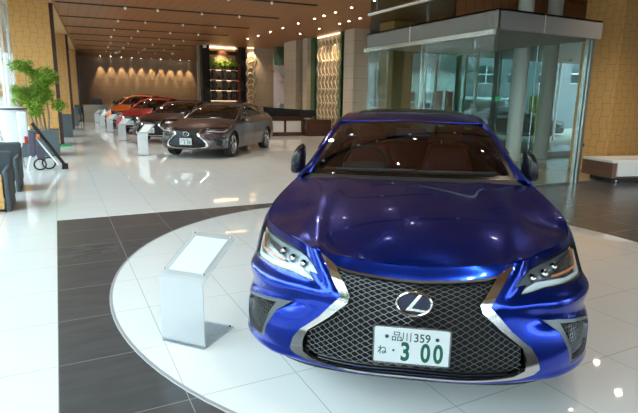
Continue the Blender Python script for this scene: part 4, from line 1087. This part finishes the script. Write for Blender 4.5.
# ------------------------------------------------------------------ white bag and folded cart
bag = thing('tall_bag', 'tall white leather bag with a navy rim standing by the window', 'bag', (-.86, 12.45, .0))
prof = [(.10, .42), (.13, .47), (.17, .70), (.225, 1.0), (.245, 1.17), (.235, 1.25), (.19, 1.29)]
b_ = MB().lathe(prof, 28); b_.v = [(x * 1.15, y * .8, z) for x, y, z in b_.v]; b_.build('bag_body', M['bag_white'], bag, ang=50)
MB().tube([(.285 * math.cos(a), .2 * math.sin(a), 1.245) for a in np.linspace(0, 2 * PI, 25)[:-1]], .018, 6, True).build('rim', M['navy'], bag)
MB().box(.12, -.22, .55, .30, -.10, 1.20).build('side_pocket', M['bag_white'], bag, bevel=.04, seg=3)
MB().tube([(-.1, 0, .40), (-.14, 0, 0)], .03, 8).tube([(.1, 0, .40), (.14, 0, 0)], .03, 8).build('stand_leg', M['steel'], bag)
ct = thing('folded_cart', 'folded trolley frame with black and white rails leaning beside the white bag', 'trolley', (-.34, 12.05, 0))
MB().tube([(-.15, .2, .95), (.40, -.05, .08)], .035, 8).build('black_rail', M['blackmatte'], ct)
MB().tube([(-.22, .1, .85), (.28, -.12, .10)], .018, 8).build('white_rail', M['bag_white'], ct)
MB().box(.34, -.10, 0.0, .46, .02, .12).build('rail_foot', M['blackmatte'], ct, bevel=.01)
MB().tube([(-.30, 0, .0), (-.16, 0, .55), (-.20, 0, .9)], .02, 8).tube([(-.05, 0, .03), (-.22, 0, .6)], .02, 8).build('frame', M['bag_white'], ct)
for i, (x, z, r) in enumerate(((.10, .13, .12), (-.06, .12, .11))): MB().tube([(x + r * math.cos(a), .05 - i * .12, z + r * math.sin(a)) for a in np.linspace(0, 2 * PI, 21)[:-1]], .016, 6, True).build('cart_wheel', M['blackmatte'], ct)
MB().prism([(-.26, .30), (-.12, .30), (-.10, .78), (-.22, .84)], -.06, .04, 'xz').build('fabric_pouch', M['purple_part'], ct, bevel=.02)
MB().box(-.30, -.05, .55, -.24, .03, .70).build('red_clip', M['red_part'], ct, bevel=.01)
MB().box(-.08, -.05, .66, -.02, .03, .74).build('orange_clip', M['orange_part'], ct, bevel=.01)
MB().prism([(-.10, .22), (.05, .18), (.02, .45), (-.08, .52)], -.03, .05, 'xz').build('fabric_pouch', M['purple_part'], ct, bevel=.02)

# ------------------------------------------------------------------ counter at the back wall
cb = thing('far_counter', 'low beige counter against the far end by the window columns', 'counter', (2.0, 34.6, 0))
MB().box(-.55, 0, 0, .75, .7, .98).build('cabinet', M['backwall'], cb, smooth=False); MB().box(-.6, -.05, .98, .8, .75, 1.02).build('worktop', M['stone'], cb, smooth=False)
tag(MB().box(1.85, 34.9, 1.03, 2.55, 34.95, 1.38).box(2.15, 34.85, 1.02, 2.25, 35.0, 1.05).build('monitor', M['black'], None, smooth=False), 'black monitor standing on the far counter', 'monitor')
fc = thing('office_chair', 'dark chair beside the far counter', 'chair', (1.15, 34.4, 0))
MB().box(-.2, -.2, .42, .2, .2, .50).build('seat', M['charcoal'], fc, bevel=.02); MB().box(-.2, .17, .5, .2, .23, 1.02).build('backrest', M['charcoal'], fc, bevel=.02)
for x in (-.17, .17):
    for y in (-.17, .17): MB().tube([(x, y, 0), (x, y, .42)], .014, 6).build('leg', M['steel'], fc)

# ------------------------------------------------------------------ downlights and lamps
DL = MB().lathe([(.045, 0), (.045, -.006), (.030, -.008)], 14)
dl0 = None
def downlight(x, y, lab, grp):
    global dl0
    if dl0 is None:
        t = thing('ceiling_downlight', lab, 'downlight', (x, y, CZ), 0, grp)
        MB().lathe([(.060, 0), (.060, -.006), (.046, -.006), (.046, 0)], 16, cap=False).build('trim_ring', M['white'], t)
        MB().lathe([(.031, -.001), (.031, -.005), (.02, -.006)], 16).build('lamp_lens', M['lamp'], t); dl0 = t
    else: t = copy_tree(dl0, (x, y, CZ), 0, lab, grp)
    return t
def spot(x, y, z, e, ang=100, blend=.8, col=(1, .80, .58), r=.06, aim=None):
    l = bpy.data.lights.new('spot', 'SPOT'); l.energy = e; l.spot_size = math.radians(ang); l.spot_blend = blend; l.color = col; l.shadow_soft_size = r
    o = bpy.data.objects.new('spot_lamp', l); COL.objects.link(o); o.location = (x, y, z)
    if aim: o.rotation_euler = (Vector(aim) - Vector((x, y, z))).to_track_quat('-Z', 'Y').to_euler()
    return o
g1_ = 'small round downlights in the wood ceiling'
lab1 = 'small round warm downlight set in the wood ceiling'
for (x, y) in [(8.27, v) for v in (10.9, 11.8, 12.9, 14.17, 15.2, 16.0, 16.7, 18.07, 19.52, 20.9, 22.4, 23.8)] + [(9.57, v) for v in (14.0, 15.12, 15.8, 16.57, 17.24, 18.9, 20.74)] + [(5.6, 4.5), (4.4, 5.6), (3.2, 4.6), (2.0, 5.6), (.9, 4.6), (5.6, 2.2), (4.4, 2.2), (3.2, 2.2), (2.0, 2.2), (.9, 2.2), (5.0, 7.2), (3.6, 7.2), (2.2, 7.2), (.9, 7.2), (7.2, 4.4), (8.6, 4.4), (4.4, 0), (9.4, 5.4), (8.4, .6), (2.6, 0), (1.0, -.4), (6.2, .4), (5.2, 3.3), (3.0, 3.3), (1.6, 1.0)]:  # the one near the bench column is added to brighten that column
    downlight(x, y, lab1, g1_)
# track spots in the slots
ts0 = None
for (xa, ya, L) in SLOT:
    for q in (.28, .42, .62, .80):
        x = xa + math.cos(TA) * L * q; y = ya + math.sin(TA) * L * q
        if ts0 is None:
            ts0 = thing('track_spot', 'small bright spotlight sitting in a black ceiling slot', 'spotlight', (x, y, CZ - .014), 0, 'track spotlights in the ceiling slots')
            MB().lathe([(.04, 0), (.04, -.05), (.035, -.06)], 14).build('housing', M['white'], ts0); MB().lathe([(.030, -.0605), (.030, -.064)], 14).build('lamp_lens', M['dim_lens'], ts0)
        else: copy_tree(ts0, (x, y, CZ - .014))
for (x, y, e) in ((3.8, 16.2, 260), (4.2, 20.6, 260), (4.2, 25.0, 240), (4.0, 29.5, 220), (3.4, 12.6, 260), (8.2, 13.6, 160), (8.0, 18.5, 170), (7.6, 22.6, 160), (3.0, 7.2, 120), (8.6, 4.4, 130), (8.4, .6, 130), (5.2, 3.3, 110), (1.6, 1.0, 70), (9.4, 5.4, 150), (8.6, 7.6, 60)):
    spot(x, y, CZ - .08, e, 130, .9, (1, .86, .70))  # unseen spots; those near hero car and bench column added for brightness
# wall washers on the back wall
ws0 = None
for i in range(10):
    x = 3.0 + i * .69
    downlight(x, 39.85, 'wall washer downlight above the beige back wall', 'wall washers along the back wall')
    spot(x, 39.80, CZ - .03, 170, 40, .6, (1, .66, .34), .02, (x, 40.02, 2.9))
spot(8.3, 27.1, 4.1, 120, 60, .8, (1, .82, .6), .04, (8.3, 28.2, 1.9))  # unseen spot added to brighten the display shelf
for (x, y, a) in ((10.35, 19.8, (10.7, 19.8, 2)), (10.35, 20.9, (10.7, 20.9, 2)), (9.82, 27.4, (9.82, 27.75, 2)), (8.2, 27.7, (8.3, 28.1, 2))):
    spot(x, y, CZ - .04, 120, 90, .8, (1, .78, .5), .03, a)
# sensors hanging from the ceiling
for i, (x, y) in enumerate(((7.0, 26.8), (3.5, 34.1), (6.5, 32.5))):
    t = thing('ceiling_sign', ('small lit hanging sign in front of the display shelf', 'small white ceiling fitting above the silver car', 'small white ceiling fitting left of the display shelf')[i], 'fitting', (x, y, CZ))
    MB().box(-.02, -.02, -.10, .02, .02, 0).build('stem', M['steel'], t, smooth=False); MB().box(-.09, -.03, -.24, .09, .03, -.10).build('body', M['white'], t, bevel=.01)

# ------------------------------------------------------------------ outside
SX('ground', MB().box(-60, -60, -.20, 80, 80, -.125), mat('street asphalt', (.30, .30, .29), .85, noise=.15, nscale=3), smooth=False)
SX('path_outside', MB().box(11.3, 10.5, -.125, 45, 22, -.02), mat('pale paving', (.42, .38, .33), .6, noise=.12, nscale=2), smooth=False)
def facade(label, x, y, w, d, h, rz, m, win, name='office_building', wz=2.6, rows=3, cols=6, ww=1.1, wh=1.2, roof=None):
    t = thing(name, label, 'building', (x, y, -.12), rz)
    MB().box(-w / 2, 0, 0, w / 2, d, h).build('wall', m, t, smooth=False)
    for r in range(rows):
        for c in range(cols):
            xx = -w / 2 + (c + .5) * w / cols; zz = wz + r * 2.7
            if zz + wh < h:
                o = MB().box(xx - ww / 2, -.04, zz, xx + ww / 2, .02, zz + wh).build('window', win, t, smooth=False)
                MB().box(xx - .04, -.07, zz, xx + .04, -.04, zz + wh).box(xx - ww / 2, -.07, zz + wh / 2 - .04, xx + ww / 2, -.04, zz + wh / 2 + .04).box(xx - ww / 2 - .06, -.07, zz - .06, xx + ww / 2 + .06, -.04, zz).build('window_bar', M['white'], o, smooth=False)
    if roof: MB().prism([(-w / 2 - .4, h), (w / 2 + .4, h), (w / 2 - 1, h + 1.6), (-w / 2 + 1, h + 1.6)], -.4, d + .4, 'xz').build('roof', roof, t, smooth=False)
    return t
dkw = mat('dark window glass', (.05, .06, .07), .1, coat=1)
gw = mat('grey facade panels', (.24, .25, .26), .6, noise=.06, nscale=1); ww_ = mat('white render', (.66, .67, .66), .7); tl = mat('dark roof tiles', (.10, .105, .12), .7); bw_ = mat('beige render', (.50, .46, .40), .7)
facade('grey panelled building across the street, seen between the white columns', 30.5, 23.8, 16, 8, 11, math.radians(-52), gw, dkw, wz=3.0, rows=3, cols=8)
facade('white building with dark roof across the street, seen through the glass box', 19.0, 26.5, 8, 5, 3.5, math.radians(-36), ww_, dkw, name='town_house', wz=1.0, rows=1, cols=6, ww=.7, roof=tl)
facade('taller beige building behind the roofs across the street', 22, 41, 12, 7, 10.5, math.radians(-34), bw_, dkw, wz=2, rows=4, cols=4)
facade('pale blue grey building across the road beyond the left windows', -2, 56, 14, 8, 12, math.radians(10), mat('pale blue render', (.52, .58, .62), .7), dkw, wz=1.5, rows=4, cols=5)
facade('white building far outside the left windows beside the trees', -27, 24, 10, 6, 9, math.radians(75), ww_, dkw, wz=1.5, rows=3, cols=5)
for i, (x, y, w_, h_, m_, r_) in enumerate(((-17, 0, 12, 6.5, bw_, 90), (-19, 14, 11, 8.5, gw, 90), (-16, -14, 12, 7.5, ww_, 90))):
    facade(('beige low building across the road outside, nearest the left windows', 'grey building across the road outside the left windows', 'white building across the road behind the camera side windows')[i], x, y, w_, 6, h_, math.radians(r_), m_, dkw, wz=1.2, rows=2, cols=6, ww=1.3, wh=1.4)
facade('brown building with many windows standing beyond the trees outside the left windows', -24, 41, 24, 7, 10, math.radians(40), mat('brown brick', (.26, .22, .19), .8), dkw, wz=1.0, rows=3, cols=10, ww=1.4, wh=1.5)
def street_tree(label, x, y, h, seed, m='leaf_dark'):
    t = thing('street_tree', label, 'tree', (x, y, -.12)); rnd = random.Random(seed)
    MB().tube([(0, 0, 0), (.05, .03, h * .35), (-.02, .05, h * .7)], [.14, .11, .06], 8).build('trunk', M['bark'], t)
    cs = [((rnd.uniform(-1, 1) * h * .2, rnd.uniform(-1, 1) * h * .2, h * rnd.uniform(.5, .95)), h * rnd.uniform(.12, .2)) for _ in range(9)]
    leaf_mesh(1500, 1, .30, .9, seed, centers=cs).build('foliage', M[m], t, smooth=False, fixn=False)
street_tree('green street tree outside the left window, lower crown', -3.4, 24, 5.2, 21)
street_tree('green street tree outside the left window, further and taller', -5.6, 32, 7.0, 22)
street_tree('street tree outside, seen through the left side of the glass box', 15.0, 24.5, 2.6, 23)
street_tree('street tree outside, seen between the two thick white columns', 25.5, 17.5, 2.6, 24)
for i, (x, y, h_) in enumerate(((-5.5, 19.0, 4.0), (-9.5, 25.5, 5.0), (-7.5, 14.0, 4.6), (-8.0, 7.5, 5.0), (-7.2, 1.0, 4.4), (-8.4, -5.5, 5.2))):
    street_tree('street tree beyond the left window wall, %s' % ('just past the leafy tree planter', 'further past the leafy tree planter', 'beside the leafy tree planter', 'opposite the armchairs', 'opposite the round disc', 'behind the camera')[i], x, y, h_, 40 + i)
# street cars and other things outside
whp, blk = M['whitep'], M['blackp']
copy_tree(hero, (22.3, 17.2, -.12), math.radians(55), 'black car parked outside beyond the right glass', 'cars parked on the street', {bl: blk, rl: M['dash']}, None, skip=('windshield_sticker', 'plate_lettering'))
copy_tree(hero, (16.5, 21.0, -.12), math.radians(60), 'silver car parked outside, seen over the blue roof through the glass box', 'cars parked on the street', {bl: M['silverp'], rl: M['dash']}, None, skip=('windshield_sticker', 'plate_lettering'))
van = thing('parked_van', 'white van parked outside between the thick white columns', 'van', (21.5, 21.5, -.12), math.radians(-30))
MB().prism([(-1.9, .35), (1.9, .35), (1.95, 1.0), (1.3, 1.25), (.95, 1.9), (-1.9, 1.95)], -.8, .8, 'xz').build('body', M['whitep'], van, bevel=.08, seg=3)
MB().prism([(1.0, 1.28), (1.26, 1.28), (1.0, 1.82), (.85, 1.82)], -.82, .82, 'xz').build('front_side_window', dkw, van, smooth=False)
MB().box(-1.6, -.82, 1.25, .7, .82, 1.75).build('side_window', dkw, van, smooth=False)
for x in (-1.2, 1.25):
    for y in (-.75, .75): MB().lathe([(.2, -.1), (.32, -.1), (.32, .1), (.2, .1)], 20, 'y', (x, y, .32)).build('wheel', M['tyre'], van)
lp = thing('street_lamp', 'white twin headed street lamp outside beside a thick white column', 'street lamp', (19.2, 15.2, -.12))
MB().tube([(0, 0, 0), (0, 0, 3.4)], .05, 8).build('pole', M['white'], lp)
for s in (-1, 1): MB().tube([(0, 0, 3.35), (s * .28, -s * .2, 3.42)], .03, 6).lathe([(.05, 0), (.10, .06), (.06, .12)], 10, c=(s * .32, -s * .22, 3.34)).build('lamp_head', M['white'], lp)
tag(MB().box(-.35, -.03, 1.2, .35, .03, 2.0).box(-.03, -.03, 0, .03, .03, 1.2).build('street_sign', mat('yellow green sign', (.45, .52, .06), .5), None, loc=(19.9, 16.8, -.12), rot=(0, 0, -.9), smooth=False), 'yellow green sign on a post outside by the street lamp', 'sign')
for i, (x, y) in enumerate(((14.2, 17.2), (15.1, 17.6))):
    t = thing('street_banner', ('red banner on a pole outside the glass, further left', 'red banner on a pole outside the glass, further right')[i], 'banner', (x, y, -.12))
    MB().tube([(0, 0, 0), (0, 0, 2.2)], .02, 6).build('pole', M['white'], t); MB().box(0.02, -.01, .7, .40, .01, 2.1).build('flag', mat('faded red cloth', (.55, .12, .10), .8), t, smooth=False)

# ------------------------------------------------------------------ sky
w = bpy.data.worlds.new('sky'); SC.world = w; w.use_nodes = True; nt = w.node_tree; bg = nt.nodes['Background']
tc = nt.nodes.new('ShaderNodeTexCoord'); sp_ = nt.nodes.new('ShaderNodeSeparateXYZ'); rp = nt.nodes.new('ShaderNodeValToRGB')
nt.links.new(tc.outputs['Generated'], sp_.inputs[0]); nt.links.new(sp_.outputs[2], rp.inputs[0])
rp.color_ramp.elements[0].position = 0; rp.color_ramp.elements[0].color = (.93, .965, 1, 1); rp.color_ramp.elements[1].position = .6; rp.color_ramp.elements[1].color = (.75, .87, 1, 1)
nt.links.new(rp.outputs[0], bg.inputs[0]); bg.inputs[1].default_value = 8.5
def portal(x, y, z, sx, sy, rot):
    l = bpy.data.lights.new('portal', 'AREA'); l.shape = 'RECTANGLE'; l.size = sx; l.size_y = sy; l.cycles.is_portal = True
    o = bpy.data.objects.new('window_light_portal', l); COL.objects.link(o); o.location = (x, y, z); o.rotation_euler = rot
portal(lx(12.5) + .1, 12.5, 2.1, 4.2, 43, (0, math.radians(-90), math.radians(-3.1)))
portal(5.4, -8.78, 1.6, 16, 3.0, (math.radians(90), 0, 0))
portal(16.85, -7.0, 2.1, 4.2, 4, (0, math.radians(90), 0))
portal(13.8, 10.6, 2.05, 6, 4.0, (math.radians(-90), 0, 0))
